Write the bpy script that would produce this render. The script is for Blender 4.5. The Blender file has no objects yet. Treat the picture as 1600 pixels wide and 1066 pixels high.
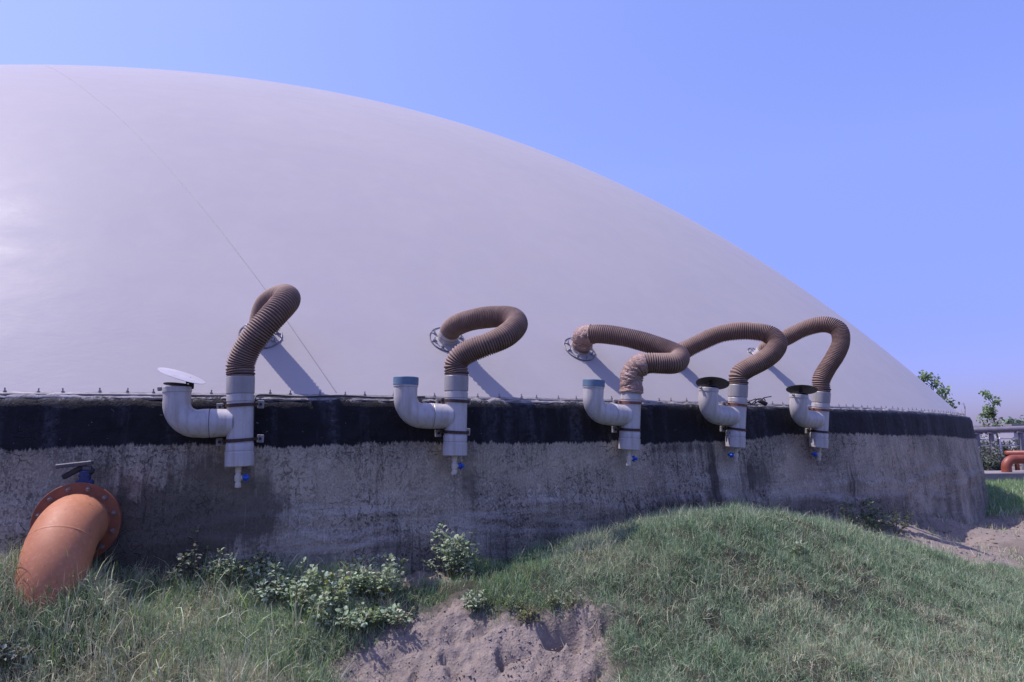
import bpy, math, random
import numpy as np
from mathutils import Vector, Matrix

SC = bpy.context.scene
COL = SC.collection
rng = np.random.default_rng(7)

# ------------------------------------------------------------------ camera
CZ = 1.60                                   # eye height; the geometry fit is relative to it
F, PITCH, ROLL = 1066.19, 0.143555, -0.010409
PHI, R, DN = -0.341182, 21.618, 5.3506
HR, HB, INS, HD = 0.32457, -0.0207, 0.1205, 10.2411
_fw = np.array([0, math.cos(PITCH), math.sin(PITCH)])
_r0 = np.array([1., 0, 0]); _u0 = np.cross(_r0, _fw)
_r = _r0*math.cos(ROLL)+_u0*math.sin(ROLL); _u = -_r0*math.sin(ROLL)+_u0*math.cos(ROLL)
cd = bpy.data.cameras.new('camera'); cam = bpy.data.objects.new('camera', cd); COL.objects.link(cam)
cd.sensor_width = 36; cd.lens = F/1600*36; cd.clip_start = .05; cd.clip_end = 3000
M = Matrix.Identity(4)
for i in range(3):
    M[i][0] = _r[i]; M[i][1] = _u[i]; M[i][2] = -_fw[i]
M[2][3] = CZ
cam.matrix_world = M
SC.camera = cam

# ------------------------------------------------------------------ light
SUN = Vector((-0.46, 0.03, 0.89)).normalized()
w = bpy.data.worlds.new('World'); SC.world = w; w.use_nodes = True
nt = w.node_tree; bg = nt.nodes['Background']
sky = nt.nodes.new('ShaderNodeTexSky'); sky.sky_type = 'NISHITA'; sky.sun_disc = False
sky.sun_elevation = math.asin(SUN.z); sky.sun_rotation = math.atan2(SUN.x, SUN.y)
sky.altitude = 100; sky.air_density = 1.0; sky.dust_density = 0.8; sky.ozone_density = 2.0
tint = nt.nodes.new('ShaderNodeMix'); tint.data_type = 'RGBA'; tint.blend_type = 'MULTIPLY'
tint.inputs[0].default_value = 1; tint.inputs[7].default_value = (1.2, 1.03, 1.25, 1)
nt.links.new(sky.outputs[0], tint.inputs[6]); 
_tc = nt.nodes.new('ShaderNodeTexCoord'); _sx = nt.nodes.new('ShaderNodeSeparateXYZ'); nt.links.new(_tc.outputs['Generated'], _sx.inputs[0])
_rp = nt.nodes.new('ShaderNodeValToRGB'); _e = _rp.color_ramp.elements
for _ in range(2): _e.new(.5)
for _k, (_p, _cc) in enumerate(((.02, (.28, .295, .50)), (.13, (.385, .40, .70)), (.36, (.74, .74, 1.0)), (.62, (.88, .88, 1.0)))): _e[_k].position = _p; _e[_k].color = (*_cc, 1)
nt.links.new(_sx.outputs[2], _rp.inputs[0])
t2 = nt.nodes.new('ShaderNodeMix'); t2.data_type = 'RGBA'; t2.blend_type = 'MULTIPLY'; t2.inputs[0].default_value = 1
nt.links.new(tint.outputs[2], t2.inputs[6]); nt.links.new(_rp.outputs[0], t2.inputs[7]); nt.links.new(t2.outputs[2], bg.inputs[0])
bg.inputs[1].default_value = 0.143
sl = bpy.data.lights.new('sun', 'SUN'); sl.energy = 3.1; sl.angle = math.radians(.5); sl.color = (1.0, .92, .92)
so = bpy.data.objects.new('sun', sl); COL.objects.link(so)
so.rotation_euler = SUN.to_track_quat('Z', 'Y').to_euler()
so.location = (-10, 0, 30)
SC.view_settings.view_transform = 'Standard'; SC.view_settings.look = 'None'
SC.view_settings.exposure = 0.70; SC.view_settings.gamma = 1
SC.cycles.max_bounces = 6; SC.cycles.diffuse_bounces = 3; SC.cycles.transparent_max_bounces = 6

# ------------------------------------------------------------------ geometry of the view
D = R+DN
CX, CY = D*math.sin(PHI), D*math.cos(PHI)
RD = R-INS; RS = (RD**2+HD**2)/(2*HD)
SCN = np.array([CX, CY, HR+HD-RS+CZ])       # centre of the dome's sphere
def ray(px, py):
    d = _fw*F+_r*(px-800)-_u*(py-533); return d/np.linalg.norm(d)
def at(px, py, Y):
    d = ray(px, py); return np.array([0, 0, CZ])+d*(Y/d[1])
def dome_hit(px, py):
    d = ray(px, py); S = SCN-np.array([0, 0, CZ]); b = d@S
    return np.array([0, 0, CZ])+d*(b-math.sqrt(b*b-(S@S-RS*RS)))
def wall_hit(px, py, r=None):
    r = r or R; d = ray(px, py); c = np.array([CX, CY]); dd = d[:2]
    A = dd@dd; B = dd@c; q = B*B-A*(c@c-r*r)
    return np.array([0, 0, CZ])+d*((B-math.sqrt(q))/A)
def project(P):
    P = np.asarray(P, float)-np.array([0, 0, CZ]); z = P@_fw
    z = np.where(np.abs(z) < 1e-6, 1e-6, z)
    return 800+F*(P@_r)/z, 533-F*(P@_u)/z, z
def th_of(P):
    a = math.atan2(P[0]-CX, P[1]-CY) % (2*math.pi); return math.pi+PHI-a if True else 0
def ringp(th, r, z):
    a = math.pi+PHI-th; return np.array([CX+r*np.sin(a), CY+r*np.cos(a), z])

# ------------------------------------------------------------------ numpy noise
def _h(ix, iy, s):
    n = (ix.astype(np.int64)*374761393+iy.astype(np.int64)*668265263+s*974711) & 0x7fffffff
    n = ((n ^ (n >> 13))*1274126177) & 0x7fffffff
    n = ((n ^ (n >> 16))*69069) & 0x7fffffff
    return ((n >> 7) & 0xffff)/65535.
def vn(x, y, s=0):
    x = np.asarray(x, float); y = np.asarray(y, float)
    ix = np.floor(x); iy = np.floor(y); fx = x-ix; fy = y-iy
    fx = fx*fx*fx*(fx*(fx*6-15)+10); fy = fy*fy*fy*(fy*(fy*6-15)+10)
    ix = ix.astype(int); iy = iy.astype(int)
    a = _h(ix, iy, s); b = _h(ix+1, iy, s); c = _h(ix, iy+1, s); d = _h(ix+1, iy+1, s)
    return (a*(1-fx)+b*fx)*(1-fy)+(c*(1-fx)+d*fx)*fy
def fbm(x, y, o=4, s=0, g=.5):
    t = 0; a = 1; n = 0
    for i in range(o):
        ca, sa = math.cos(i*1.1), math.sin(i*1.1)
        t = t+a*vn((x*ca-y*sa)*2**i+i*17.3, (x*sa+y*ca)*2**i, s+i); n += a; a *= g
    return t/n

# ------------------------------------------------------------------ mesh helpers
def mesh_np(name, V, Fq, smooth=True):
    """V (n,3); Fq (m,k) faces of equal size, or list of such arrays"""
    me = bpy.data.meshes.new(name)
    V = np.asarray(V, np.float32)
    Fl = Fq if isinstance(Fq, list) else [Fq]
    Fl = [np.asarray(f, np.int32) for f in Fl if len(f)]
    me.vertices.add(len(V)); me.vertices.foreach_set('co', V.ravel())
    nl = sum(f.size for f in Fl); nf = sum(len(f) for f in Fl)
    me.loops.add(nl); me.loops.foreach_set('vertex_index', np.concatenate([f.ravel() for f in Fl]))
    me.polygons.add(nf)
    st = []; o = 0
    for f in Fl:
        st.append(o+np.arange(len(f))*f.shape[1]); o += f.size
    me.polygons.foreach_set('loop_start', np.concatenate(st).astype(np.int32))
    me.update(calc_edges=True)
    me.polygons.foreach_set('use_smooth', np.full(nf, smooth))
    me.validate()
    return me
def attr(me, name, val, typ='FLOAT'):
    a = me.attributes.new(name, typ, 'POINT')
    if typ == 'FLOAT': a.data.foreach_set('value', np.asarray(val, np.float32).ravel())
    else: a.data.foreach_set('color', np.asarray(val, np.float32).ravel())
def grid_faces(nu, nv, wrap=False):
    """verts index i*nv+j"""
    i = np.arange(nu if wrap else nu-1); j = np.arange(nv-1)
    I, J = np.meshgrid(i, j, indexing='ij'); I2 = (I+1) % nu
    return np.stack([I*nv+J, I2*nv+J, I2*nv+J+1, I*nv+J+1], -1).reshape(-1, 4)
class MB:
    """collects pieces into one mesh"""
    def __init__(s): s.v = []; s.f = {}; s.n = 0
    def add(s, V, Fs):
        V = np.asarray(V, float)
        for f in (Fs if isinstance(Fs, list) else [Fs]):
            f = np.asarray(f, int)
            if f.size: s.f.setdefault(f.shape[1], []).append(f+s.n)
        s.v.append(V); s.n += len(V); return s
    def box(s, c, size, rot=None, bev=0):
        h = np.array(size)/2
        if bev:
            b = min(bev, h.min()*.9)
            V = []
            for sx in (-1, 1):
                for sy in (-1, 1):
                    for sz in (-1, 1):
                        for k in range(3):
                            q = h-b; q[k] = h[k]; V.append(q*np.array([sx, sy, sz]))
            V = np.array(V)
            if rot is not None: V = V@np.array(rot).T
            from mathutils.geometry import convex_hull_2d
            import bmesh
            bm = bmesh.new(); vs = [bm.verts.new(v) for v in V]; bmesh.ops.convex_hull(bm, input=vs)
            bm.verts.ensure_lookup_table(); bm.verts.index_update()
            VV = np.array([v.co[:] for v in bm.verts]); T = [[v.index for v in f.verts] for f in bm.faces]
            bm.free(); s.add(VV+np.array(c), np.array([t for t in T if len(t) == 3])); return s
        V = np.array([[x, y, z] for x in (-1, 1) for y in (-1, 1) for z in (-1, 1)])*h
        if rot is not None: V = V@np.array(rot).T
        s.add(V+np.array(c), np.array([[0, 1, 3, 2], [4, 6, 7, 5], [0, 4, 5, 1], [2, 3, 7, 6], [0, 2, 6, 4], [1, 5, 7, 3]])); return s
    def tube(s, path, rad, seg=20, cap=True, frame=None):
        P = np.asarray(path, float); n = len(P); rad = np.broadcast_to(np.asarray(rad, float), (n,))
        T = np.gradient(P, axis=0); T /= np.linalg.norm(T, axis=1)[:, None]+1e-12
        u = np.cross(T[0], [0, 0, 1.]) if frame is None else np.array(frame, float)
        if np.linalg.norm(u) < .1: u = np.cross(T[0], [1., 0, 0])
        u /= np.linalg.norm(u); A = np.linspace(0, 2*np.pi, seg, endpoint=False); V = []
        for k in range(n):
            u = u-T[k]*(u@T[k]); u /= np.linalg.norm(u); v = np.cross(T[k], u)
            V.append(P[k]+rad[k]*(np.cos(A)[:, None]*u+np.sin(A)[:, None]*v))
        V = np.concatenate(V)
        i = np.arange(n-1)[:, None]; j = np.arange(seg)[None]; j2 = (j+1) % seg
        q = np.stack([i*seg+j, i*seg+j2, (i+1)*seg+j2, (i+1)*seg+j], -1).reshape(-1, 4)
        fs = [q]
        if cap:
            V = np.concatenate([V, P[:1], P[-1:]]); a = n*seg; jj = np.arange(seg); jn = (jj+1) % seg
            fs.append(np.stack([jn, jj, np.full(seg, a)], 1)); fs.append(np.stack([(n-1)*seg+jj, (n-1)*seg+jn, np.full(seg, a+1)], 1))
        s.add(V, fs); return s
    def lathe(s, prof, seg=32, axis=(0, 0, 1), org=(0, 0, 0)):
        """prof [(r, h)] revolved about axis through org"""
        ax = Vector(axis).normalized(); q = np.array(ax.to_track_quat('Z', 'Y').to_matrix())
        A = np.linspace(0, 2*np.pi, seg, endpoint=False); pr = np.array(prof, float)
        V = np.stack([pr[:, 0:1]*np.cos(A), pr[:, 0:1]*np.sin(A), np.repeat(pr[:, 1:2], seg, 1)], -1).reshape(-1, 3)@q.T+np.array(org)
        n = len(pr); i = np.arange(n-1)[:, None]; j = np.arange(seg)[None]; j2 = (j+1) % seg
        s.add(V, np.stack([i*seg+j, i*seg+j2, (i+1)*seg+j2, (i+1)*seg+j], -1).reshape(-1, 4)); return s
    def mesh(s, name, smooth=True):
        return mesh_np(name, np.concatenate(s.v), [np.concatenate(x) for x in s.f.values()], smooth)
def sharp(me, deg=35):
    try: me.set_sharp_from_angle(angle=math.radians(deg))
    except Exception: pass
def link(name, me, mat=None, parent=None, label=None):
    o = bpy.data.objects.new(name, me); COL.objects.link(o)
    if mat is not None and len(me.materials) == 0: me.materials.append(mat)
    if parent is not None: o.parent = parent
    if label: o['label'] = label
    return o
def tag(o, label, cat, group=None, kind=None):
    if label: o['label'] = label
    if cat: o['category'] = cat
    if group: o['group'] = group
    if kind: o['kind'] = kind
    return o
def empty(name, loc=(0, 0, 0), rot=None):
    o = bpy.data.objects.new(name, None); COL.objects.link(o)
    m = Matrix.Translation(Vector([float(v) for v in loc]))
    if rot is not None: m = m@rot.to_4x4()
    o.matrix_world = m; o.empty_display_size = .1
    return o

# ------------------------------------------------------------------ materials
class NT:
    def __init__(s, name):
        s.m = bpy.data.materials.new(name); s.m.use_nodes = True; s.t = s.m.node_tree; s.b = s.t.nodes['Principled BSDF']
    def n(s, typ, **kw):
        x = s.t.nodes.new(typ)
        for k, v in kw.items(): setattr(x, k, v)
        return x
    def l(s, a, b): s.t.links.new(a, b)
    def noise(s, vec, scale, detail=4, rough=.55, dist=0):
        x = s.n('ShaderNodeTexNoise'); x.inputs['Scale'].default_value = scale; x.inputs['Detail'].default_value = detail
        x.inputs['Roughness'].default_value = rough; x.inputs['Distortion'].default_value = dist
        if vec is not None: s.l(vec, x.inputs['Vector'])
        return x.outputs['Fac']
    def ramp(s, fac, stops):
        x = s.n('ShaderNodeValToRGB'); e = x.color_ramp.elements
        while len(e) < len(stops): e.new(.5)
        for i, (p, c) in enumerate(stops):
            e[i].position = p; e[i].color = (*c, 1) if len(c) == 3 else c
        s.l(fac, x.inputs[0]); return x.outputs[0]
    def val(s, fac, a, b, lo=0, hi=1):
        x = s.n('ShaderNodeMapRange'); x.inputs[1].default_value = a; x.inputs[2].default_value = b
        x.inputs[3].default_value = lo; x.inputs[4].default_value = hi; s.l(fac, x.inputs[0]); return x.outputs[0]
    def mix(s, fac, a, b, mode='MIX'):
        x = s.n('ShaderNodeMix', data_type='RGBA', blend_type=mode)
        for inp, v in ((x.inputs[0], fac), (x.inputs[6], a), (x.inputs[7], b)):
            if isinstance(v, (int, float)): inp.default_value = v
            elif isinstance(v, tuple): inp.default_value = (*v, 1)
            else: s.l(v, inp)
        return x.outputs[2]
    def math(s, op, a, b=0):
        x = s.n('ShaderNodeMath', operation=op)
        for inp, v in ((x.inputs[0], a), (x.inputs[1], b)):
            if isinstance(v, (int, float)): inp.default_value = v
            else: s.l(v, inp)
        return x.outputs[0]
    def map(s, vec, scale):
        x = s.n('ShaderNodeMapping'); x.inputs['Scale'].default_value = scale; s.l(vec, x.inputs[0]); return x.outputs[0]
    def bump(s, h, strength=.3, dist=.01, prev=None):
        x = s.n('ShaderNodeBump'); x.inputs['Strength'].default_value = strength; x.inputs['Distance'].default_value = dist
        s.l(h, x.inputs['Height'])
        if prev is not None: s.l(prev, x.inputs['Normal'])
        return x.outputs[0]
    def obj(s): return s.n('ShaderNodeTexCoord').outputs['Object']
    def pos(s): return s.n('ShaderNodeNewGeometry').outputs['Position']
    def att(s, name, out='Fac'):
        x = s.n('ShaderNodeAttribute'); x.attribute_name = name; return x.outputs[out]
    def set(s, color=None, rough=None, metal=None, normal=None, spec=None):
        for k, v in (('Base Color', color), ('Roughness', rough), ('Metallic', metal), ('Normal', normal), ('Specular IOR Level', spec)):
            if v is None: continue
            i = s.b.inputs[k]
            if isinstance(v, (int, float)): i.default_value = v
            elif isinstance(v, tuple): i.default_value = (*v, 1)
            else: s.l(v, i)
        return s.m

def mat_simple(name, c1, c2, scale=12, rough=.5, metal=0, bump=.15, bd=.003, detail=5, spec=.5):
    t = NT(name); p = t.obj(); n = t.noise(p, scale, detail, .6); n2 = t.noise(p, scale*7, 3)
    col = t.ramp(n, [(.3, c1), (.7, c2)])
    return t.set(col, t.val(n2, .2, .8, max(0, rough-.1), min(1, rough+.12)), metal, t.bump(n2, bump, bd), spec)

def m_dome():
    t = NT('membrane'); p = t.pos()
    big = t.noise(p, .35, 4, .55); mid = t.noise(t.map(p, (1, 1, 1.6)), 1.7, 5, .62, .6); fine = t.noise(p, 14, 4, .6)
    col = t.ramp(big, [(.25, (.405, .38, .378)), (.75, (.44, .408, .398))])
    col = t.mix(t.val(mid, .42, .8, 0, .55), col, (.385, .365, .39))
    strk = t.noise(t.map(p, (2.5, 2.5, .35)), 1.3, 4, .6)
    col = t.mix(t.val(strk, .5, .85, 0, .35), col, (.475, .445, .44))
    spot = t.noise(p, 55, 2, .5)
    col = t.mix(t.val(spot, .72, .8, 0, .3), col, (.30, .28, .33))
    n = t.bump(mid, .10, .02); n = t.bump(fine, .15, .003, n)
    wr = t.noise(t.map(p, (1, 1, 3)), 5, 5, .7, 1.5); n = t.bump(wr, .25, .005, n)
    return t.set(col, t.val(mid, .3, .75, .32, .46), 0, n, .014)

def m_wall():
    t = NT('stained_concrete'); uv = t.n('ShaderNodeUVMap').outputs[0]
    band = t.att('band'); base = t.att('above')
    big = t.noise(t.map(uv, (.8, .9, 1)), 1.0, 6, .62, .3)
    mid = t.noise(uv, 7, 6, .65, .4)
    streak = t.noise(t.map(uv, (16, 1.1, 1)), 1.0, 5, .65, .2)
    streak2 = t.noise(t.map(uv, (55, 2.6, 1)), 1.0, 4, .6)
    horiz = t.noise(t.map(uv, (1.2, 14, 1)), 1.0, 5, .6, 1.2)
    col = t.ramp(big, [(.33, (.055, .052, .058)), (.47, (.145, .136, .148)), (.62, (.26, .243, .262))])
    col = t.mix(t.val(mid, .35, .75, 0, .6), col, (.25, .235, .26))
    col = t.mix(t.math('MULTIPLY', t.val(streak, .48, .66, 0, .7), t.val(big, .7, .4, .35, 1)), col, (.07, .066, .075))
    col = t.mix(t.val(streak2, .56, .75, 0, .5), col, (.24, .23, .26))
    # pits, broken skin with a shape of its own
    pit = t.noise(t.map(uv, (1, .8, 1)), 36, 3, .6, .6); zone = t.noise(t.map(uv, (1.8, 2.2, 1)), 1, 3)
    pm = t.math('MULTIPLY', t.val(pit, .56, .60), t.val(zone, .42, .56))
    col = t.mix(t.math('MULTIPLY', pm, .9), col, (.03, .028, .034))
    chip = t.math('MULTIPLY', t.val(t.noise(t.map(uv, (1, .55, 1)), 24, 4, .65, 1.0), .58, .62), t.val(zone, .58, .42))
    col = t.mix(t.math('MULTIPLY', chip, .6), col, (.33, .32, .36))
    # fine grain of the cast surface
    gr = t.noise(t.map(uv, (1, .7, 1)), 75, 5, .75); col = t.mix(t.val(gr, .52, .60, 0, .5), col, (.33, .31, .325)); col = t.mix(t.val(gr, .47, .39, 0, .6), col, (.045, .042, .047))
    vz = t.n('ShaderNodeTexVoronoi', feature='DISTANCE_TO_EDGE'); vz.inputs['Scale'].default_value = 17; vd = t.mix(.12, uv, t.n('ShaderNodeTexNoise').outputs['Color'])
    t.l(vd, vz.inputs['Vector']); zn2 = t.noise(t.map(uv, (2.2, 1.6, 1)), 1.3, 3)
    ce = t.math('MULTIPLY', t.val(vz.outputs['Distance'], .0, .045, 1, 0), t.val(zn2, .54, .62)); ce = t.math('MULTIPLY', ce, t.val(t.noise(uv, 21, 3), .42, .56))
    col = t.mix(t.math('MULTIPLY', ce, .85), col, (.02, .02, .024))
    # cracks
    cr = t.noise(t.map(uv, (3.1, .75, 1)), 1.0, 7, .6, .5)
    crk = t.math('ABSOLUTE', t.math('SUBTRACT', cr, .5)); ck = t.val(crk, .0, .006, 1, 0)
    ck = t.math('MULTIPLY', ck, t.val(zone, .50, .58))
    col = t.mix(t.math('MULTIPLY', ck, .7), col, (.02, .02, .025))
    # efflorescence and damp towards the foot, as bands
    eff = t.math('MULTIPLY', t.val(horiz, .5, .66), t.val(base, .75, .25))
    col = t.mix(t.math('MULTIPLY', eff, .5), col, (.27, .26, .33))
    dmp = t.math('MULTIPLY', t.val(t.noise(uv, 1.9, 4), .38, .62), t.val(base, .33, .05))
    col = t.mix(t.math('MULTIPLY', dmp, .72), col, (.045, .043, .052))
    rust = t.att('rust'); col = t.mix(t.math('MULTIPLY', rust, t.val(mid, .3, .7, .15, .8)), col, (.17, .095, .095))
    mst = t.att('stain'); mm = t.math('ADD', t.math('MULTIPLY', mst, .85), t.math('ADD', t.math('MULTIPLY', t.math('SUBTRACT', mid, .5), 1.1), t.math('MULTIPLY', t.math('SUBTRACT', streak, .5), 1.3)))
    col = t.mix(t.val(mm, .22, .62, 0, .88), col, (.036, .033, .039))
    dr = t.noise(t.map(uv, (34, .55, 1)), 1.0, 5, .6, .15); col = t.mix(t.math('MULTIPLY', t.val(dr, .60, .64, 0, .7), t.val(t.noise(uv, 2.3, 3), .42, .6)), col, (.045, .042, .05))
    wd_ = t.noise(t.map(uv, (40, .9, 1)), 1.3, 4, .6); col = t.mix(t.math('MULTIPLY', t.val(wd_, .63, .67, 0, .6), t.val(t.noise(uv, 1.7, 3), .5, .62)), col, (.36, .35, .38))
    pl = t.math('MULTIPLY', t.att('pale'), t.val(t.noise(uv, 4.5, 6, .7), .3, .65, .1, .8)); col = t.mix(pl, col, (.31, .28, .28))
    col = t.mix(1.0, col, (1.68, 1.55, 1.12), 'MULTIPLY')
    lg = t.att('ledge_light'); lm = t.val(t.noise(uv, 11, 5, .7), .35, .6, .1, 1); col = t.mix(t.math('MULTIPLY', lm, t.val(lg, .55, 1.0, 0, .5)), col, (.36, .33, .35)); col = t.mix(t.math('MULTIPLY', lm, t.val(lg, .45, .12, 0, .6)), col, (.06, .055, .06))  # plaster ledges: bright tops and the shade below them painted in
    # tar paint
    e = t.math('ADD', band, t.math('ADD', t.math('MULTIPLY', t.math('SUBTRACT', streak2, .5), .07), t.math('MULTIPLY', t.math('SUBTRACT', t.noise(t.map(uv, (14, .2, 1)), 1.0, 6, .7), .5), .10))); e = t.math('ADD', e, t.math('MULTIPLY', t.math('SUBTRACT', t.noise(uv, 9, 4), .5), .04))
    tar = t.ramp(t.noise(t.map(uv, (1.5, 2.5, 1)), 3, 6, .7), [(.35, (.006, .006, .009)), (.75, (.015, .0145, .020))])
    tar = t.mix(t.val(streak, .60, .82, 0, .3), tar, (.045, .043, .055))
    dust = t.noise(t.map(uv, (1, 1.5, 1)), 30, 3, .5, .5)
    tar = t.mix(t.val(dust, .70, .75, 0, .7), tar, (.22, .21, .25))
    fade = t.math('MULTIPLY', t.val(t.noise(t.map(uv, (5, .8, 1)), 1.0, 4, .6), .52, .68), t.val(t.noise(uv, 22, 4, .7), .35, .6))
    tar = t.mix(t.math('MULTIPLY', fade, .5), tar, (.10, .10, .125))
    bare = t.math('MULTIPLY', t.val(t.noise(uv, 13, 5, .7), .50, .60), t.val(t.att('lip'), .3, .95))
    tar = t.mix(bare, tar, (.30, .29, .32))
    bm = t.val(e, -.008, .008)
    col = t.mix(bm, col, tar)
    h = t.math('ADD', t.math('MULTIPLY', mid, .6), t.math('MULTIPLY', pit, .4))
    h = t.math('SUBTRACT', h, t.math('MULTIPLY', pm, .35)); h = t.math('SUBTRACT', h, t.math('MULTIPLY', ce, .5)); h = t.math('ADD', h, t.math('MULTIPLY', gr, .35)); h = t.math('SUBTRACT', h, t.math('MULTIPLY', ck, .5))
    n = t.bump(h, .8, .025); n = t.bump(t.noise(uv, 90, 4, .7), .4, .003, n); n = t.bump(streak, .35, .012, n)
    return t.set(col, t.mix(bm, (.88,)*3, (.72,)*3), 0, n, .25)

def m_hose():
    t = NT('dusty_hose'); p = t.obj(); n = t.noise(p, 9, 5, .65); f = t.noise(p, 60, 3)
    col = t.ramp(n, [(.3, (.18, .115, .088)), (.7, (.275, .18, .14))])
    rib = t.att('rib')                     # dust in the outer ridges, shade of the grooves put into the colour
    col = t.mix(t.val(rib, 0, .75, .8, 0), col, (.06, .035, .03))
    g = t.n('ShaderNodeNewGeometry'); z = t.n('ShaderNodeSeparateXYZ'); t.l(g.outputs['Normal'], z.inputs[0])
    dustf = t.math('MULTIPLY', t.val(z.outputs[2], .1, .9, 0, .5), t.val(f, .3, .65))
    col = t.mix(dustf, col, (.36, .275, .24))
    return t.set(col, .72, 0, t.bump(f, .25, .002), .35)

def m_tape():
    t = NT('wrinkled_tape'); p = t.obj(); n = t.noise(t.map(p, (1, 1, 2.5)), 22, 5, .7, 1.5)
    col = t.ramp(n, [(.3, (.22, .12, .09)), (.55, (.33, .20, .16)), (.75, (.5, .40, .38))])
    return t.set(col, t.val(n, .3, .7, .25, .5), 0, t.bump(n, .9, .012), .6)

def m_pvc(name, c1, c2, dirt=(.22, .16, .10), amt=.5):
    t = NT(name); p = t.obj(); n = t.noise(p, 5, 4, .6); col = t.ramp(n, [(.3, c1), (.7, c2)])
    s = t.noise(t.map(p, (26, 26, 2.2)), 1, 4, .6); col = t.mix(t.val(s, .50, .74, 0, amt), col, dirt)
    k = t.noise(p, 34, 3); col = t.mix(t.val(k, .62, .75, 0, .5), col, (.28, .26, .27))
    return t.set(col, t.val(n, .3, .7, .34, .5), 0, t.bump(t.noise(p, 30, 3), .12, .002), .5)

def m_orange():
    t = NT('orange_paint'); p = t.obj(); n = t.noise(p, 3, 5, .65); f = t.noise(p, 45, 4)
    col = t.ramp(n, [(.3, (.38, .15, .07)), (.7, (.48, .205, .105))])
    col = t.mix(t.val(f, .52, .72, 0, .35), col, (.55, .30, .21))
    k = t.noise(p, 26, 2, .5, .4); col = t.mix(t.val(k, .735, .75, 0, .85), col, (.07, .03, .025))
    s = t.noise(t.map(p, (14, 14, 1.4)), 1, 4); col = t.mix(t.val(s, .55, .8, 0, .4), col, (.33, .12, .07))
    return t.set(col, t.val(f, .3, .7, .5, .68), 0, t.bump(f, .25, .002), .3)

def m_ground():
    t = NT('earth'); p = t.pos(); big = t.noise(p, 1.3, 5, .6); mid = t.noise(p, 9, 6, .68, .3); fine = t.noise(p, 70, 5, .7)
    col = t.ramp(big, [(.3, (.18, .148, .125)), (.7, (.255, .207, .175))])
    col = t.mix(t.val(mid, .4, .7, 0, .6), col, (.31, .26, .225))
    col = t.mix(t.val(fine, .55, .8, 0, .55), col, (.09, .072, .072))
    hm = t.att('litter_shade'); col = t.mix(hm, col, t.mix(fine, (.014, .019, .011), (.055, .055, .035)))  # litter under the grass, with the shade between blades coloured in
    v = t.n('ShaderNodeTexVoronoi'); v.inputs['Scale'].default_value = 46; t.l(p, v.inputs['Vector'])
    peb = t.val(v.outputs['Distance'], .05, .5, 1, 0)
    n = t.bump(mid, .6, .03); n = t.bump(peb, .45, .008, n); n = t.bump(fine, .7, .006, n)
    return t.set(col, .95, 0, n, .15)

def m_veg(name, rough=.55, trans=.25, attr_name='col', spec=.35):
    t = NT(name); c = t.att(attr_name, 'Color'); t.set(c, rough, 0, None, spec)
    tr = t.n('ShaderNodeBsdfTranslucent'); t.l(c, tr.inputs[0]); mx = t.n('ShaderNodeMixShader'); mx.inputs[0].default_value = trans
    out = t.t.nodes['Material Output']; t.l(t.b.outputs[0], mx.inputs[1]); t.l(tr.outputs[0], mx.inputs[2]); t.l(mx.outputs[0], out.inputs[0])
    return t.m

MAT = dict(
    dome=m_dome(), wall=m_wall(), hose=m_hose(), tape=m_tape(), orange=m_orange(), ground=m_ground(),
    pvc=m_pvc('white_pvc', (.40, .38, .38), (.49, .465, .46)), sock=m_pvc('grey_pvc', (.27, .255, .25), (.34, .32, .31), (.2, .17, .15), .35),
    cream=m_pvc('cream_pvc', (.52, .47, .40), (.60, .55, .48)), bluecap=mat_simple('blue_collar', (.085, .15, .225), (.13, .20, .28), 15, .6),
    strap=mat_simple('rusty_strap', (.035, .022, .02), (.09, .045, .035), 30, .6, .3), redstrap=mat_simple('red_rust_strap', (.13, .045, .03), (.22, .09, .065), 30, .65, .2),
    steel=mat_simple('galvanised', (.35, .34, .36), (.5, .48, .52), 20, .35, .75), chrome=mat_simple('zinc', (.35, .34, .36), (.5, .48, .5), 20, .4, .6),
    plate=mat_simple('bracket_plate', (.20, .185, .18), (.34, .31, .30), 25, .7), lid=mat_simple('lid_metal', (.42, .40, .43), (.52, .50, .53), 9, .5, .25),
    dark=mat_simple('dark_iron', (.018, .017, .02), (.05, .045, .045), 25, .6, .3), blue=mat_simple('blue_plastic', (.01, .07, .42), (.015, .11, .55), 20, .35),
    navy=mat_simple('blue_valve_paint', (.012, .022, .085), (.025, .038, .13), 20, .4), mortar=mat_simple('mortar', (.13, .122, .125), (.34, .32, .33), 16, .9, 0, .9, .012),
    rustshaded=mat_simple('shaded_rust_paint', (.15, .045, .022), (.25, .085, .04), 9, .6),  # rusty flange paint, darkened further by shade put into its colour
    boltrust=mat_simple('rusty_bolt', (.10, .06, .045), (.30, .26, .25), 30, .5, .4),
    steelgrey=mat_simple('worn_grey_metal', (.06, .058, .065), (.12, .115, .125), 25, .6, .2),
    black=mat_simple('black_cable', (.01, .01, .012), (.03, .03, .035), 20, .5), rail=mat_simple('rail_steel', (.10, .095, .10), (.30, .28, .30), 18, .5, .4),
    greypipe=mat_simple('grey_pipe_paint', (.14, .13, .155), (.20, .19, .22), 6, .5), redpipe=mat_simple('red_pipe_paint', (.20, .045, .025), (.27, .07, .04), 6, .5),
    slab=mat_simple('slab_concrete', (.20, .175, .18), (.27, .235, .24), 3, .9, 0, .5, .01), farwall=mat_simple('far_plaster', (.30, .29, .33), (.40, .38, .42), 1, .9),
    bark=mat_simple('bark', (.07, .055, .045), (.14, .11, .09), 20, .9, 0, .5, .01), seam=mat_simple('seam_tape', (.24, .225, .245), (.28, .265, .285), 5, .5),
    leaf=m_veg('leaf', .7, .3, 'col', .2), grass=m_veg('grass_blade', .55, .18))

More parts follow.
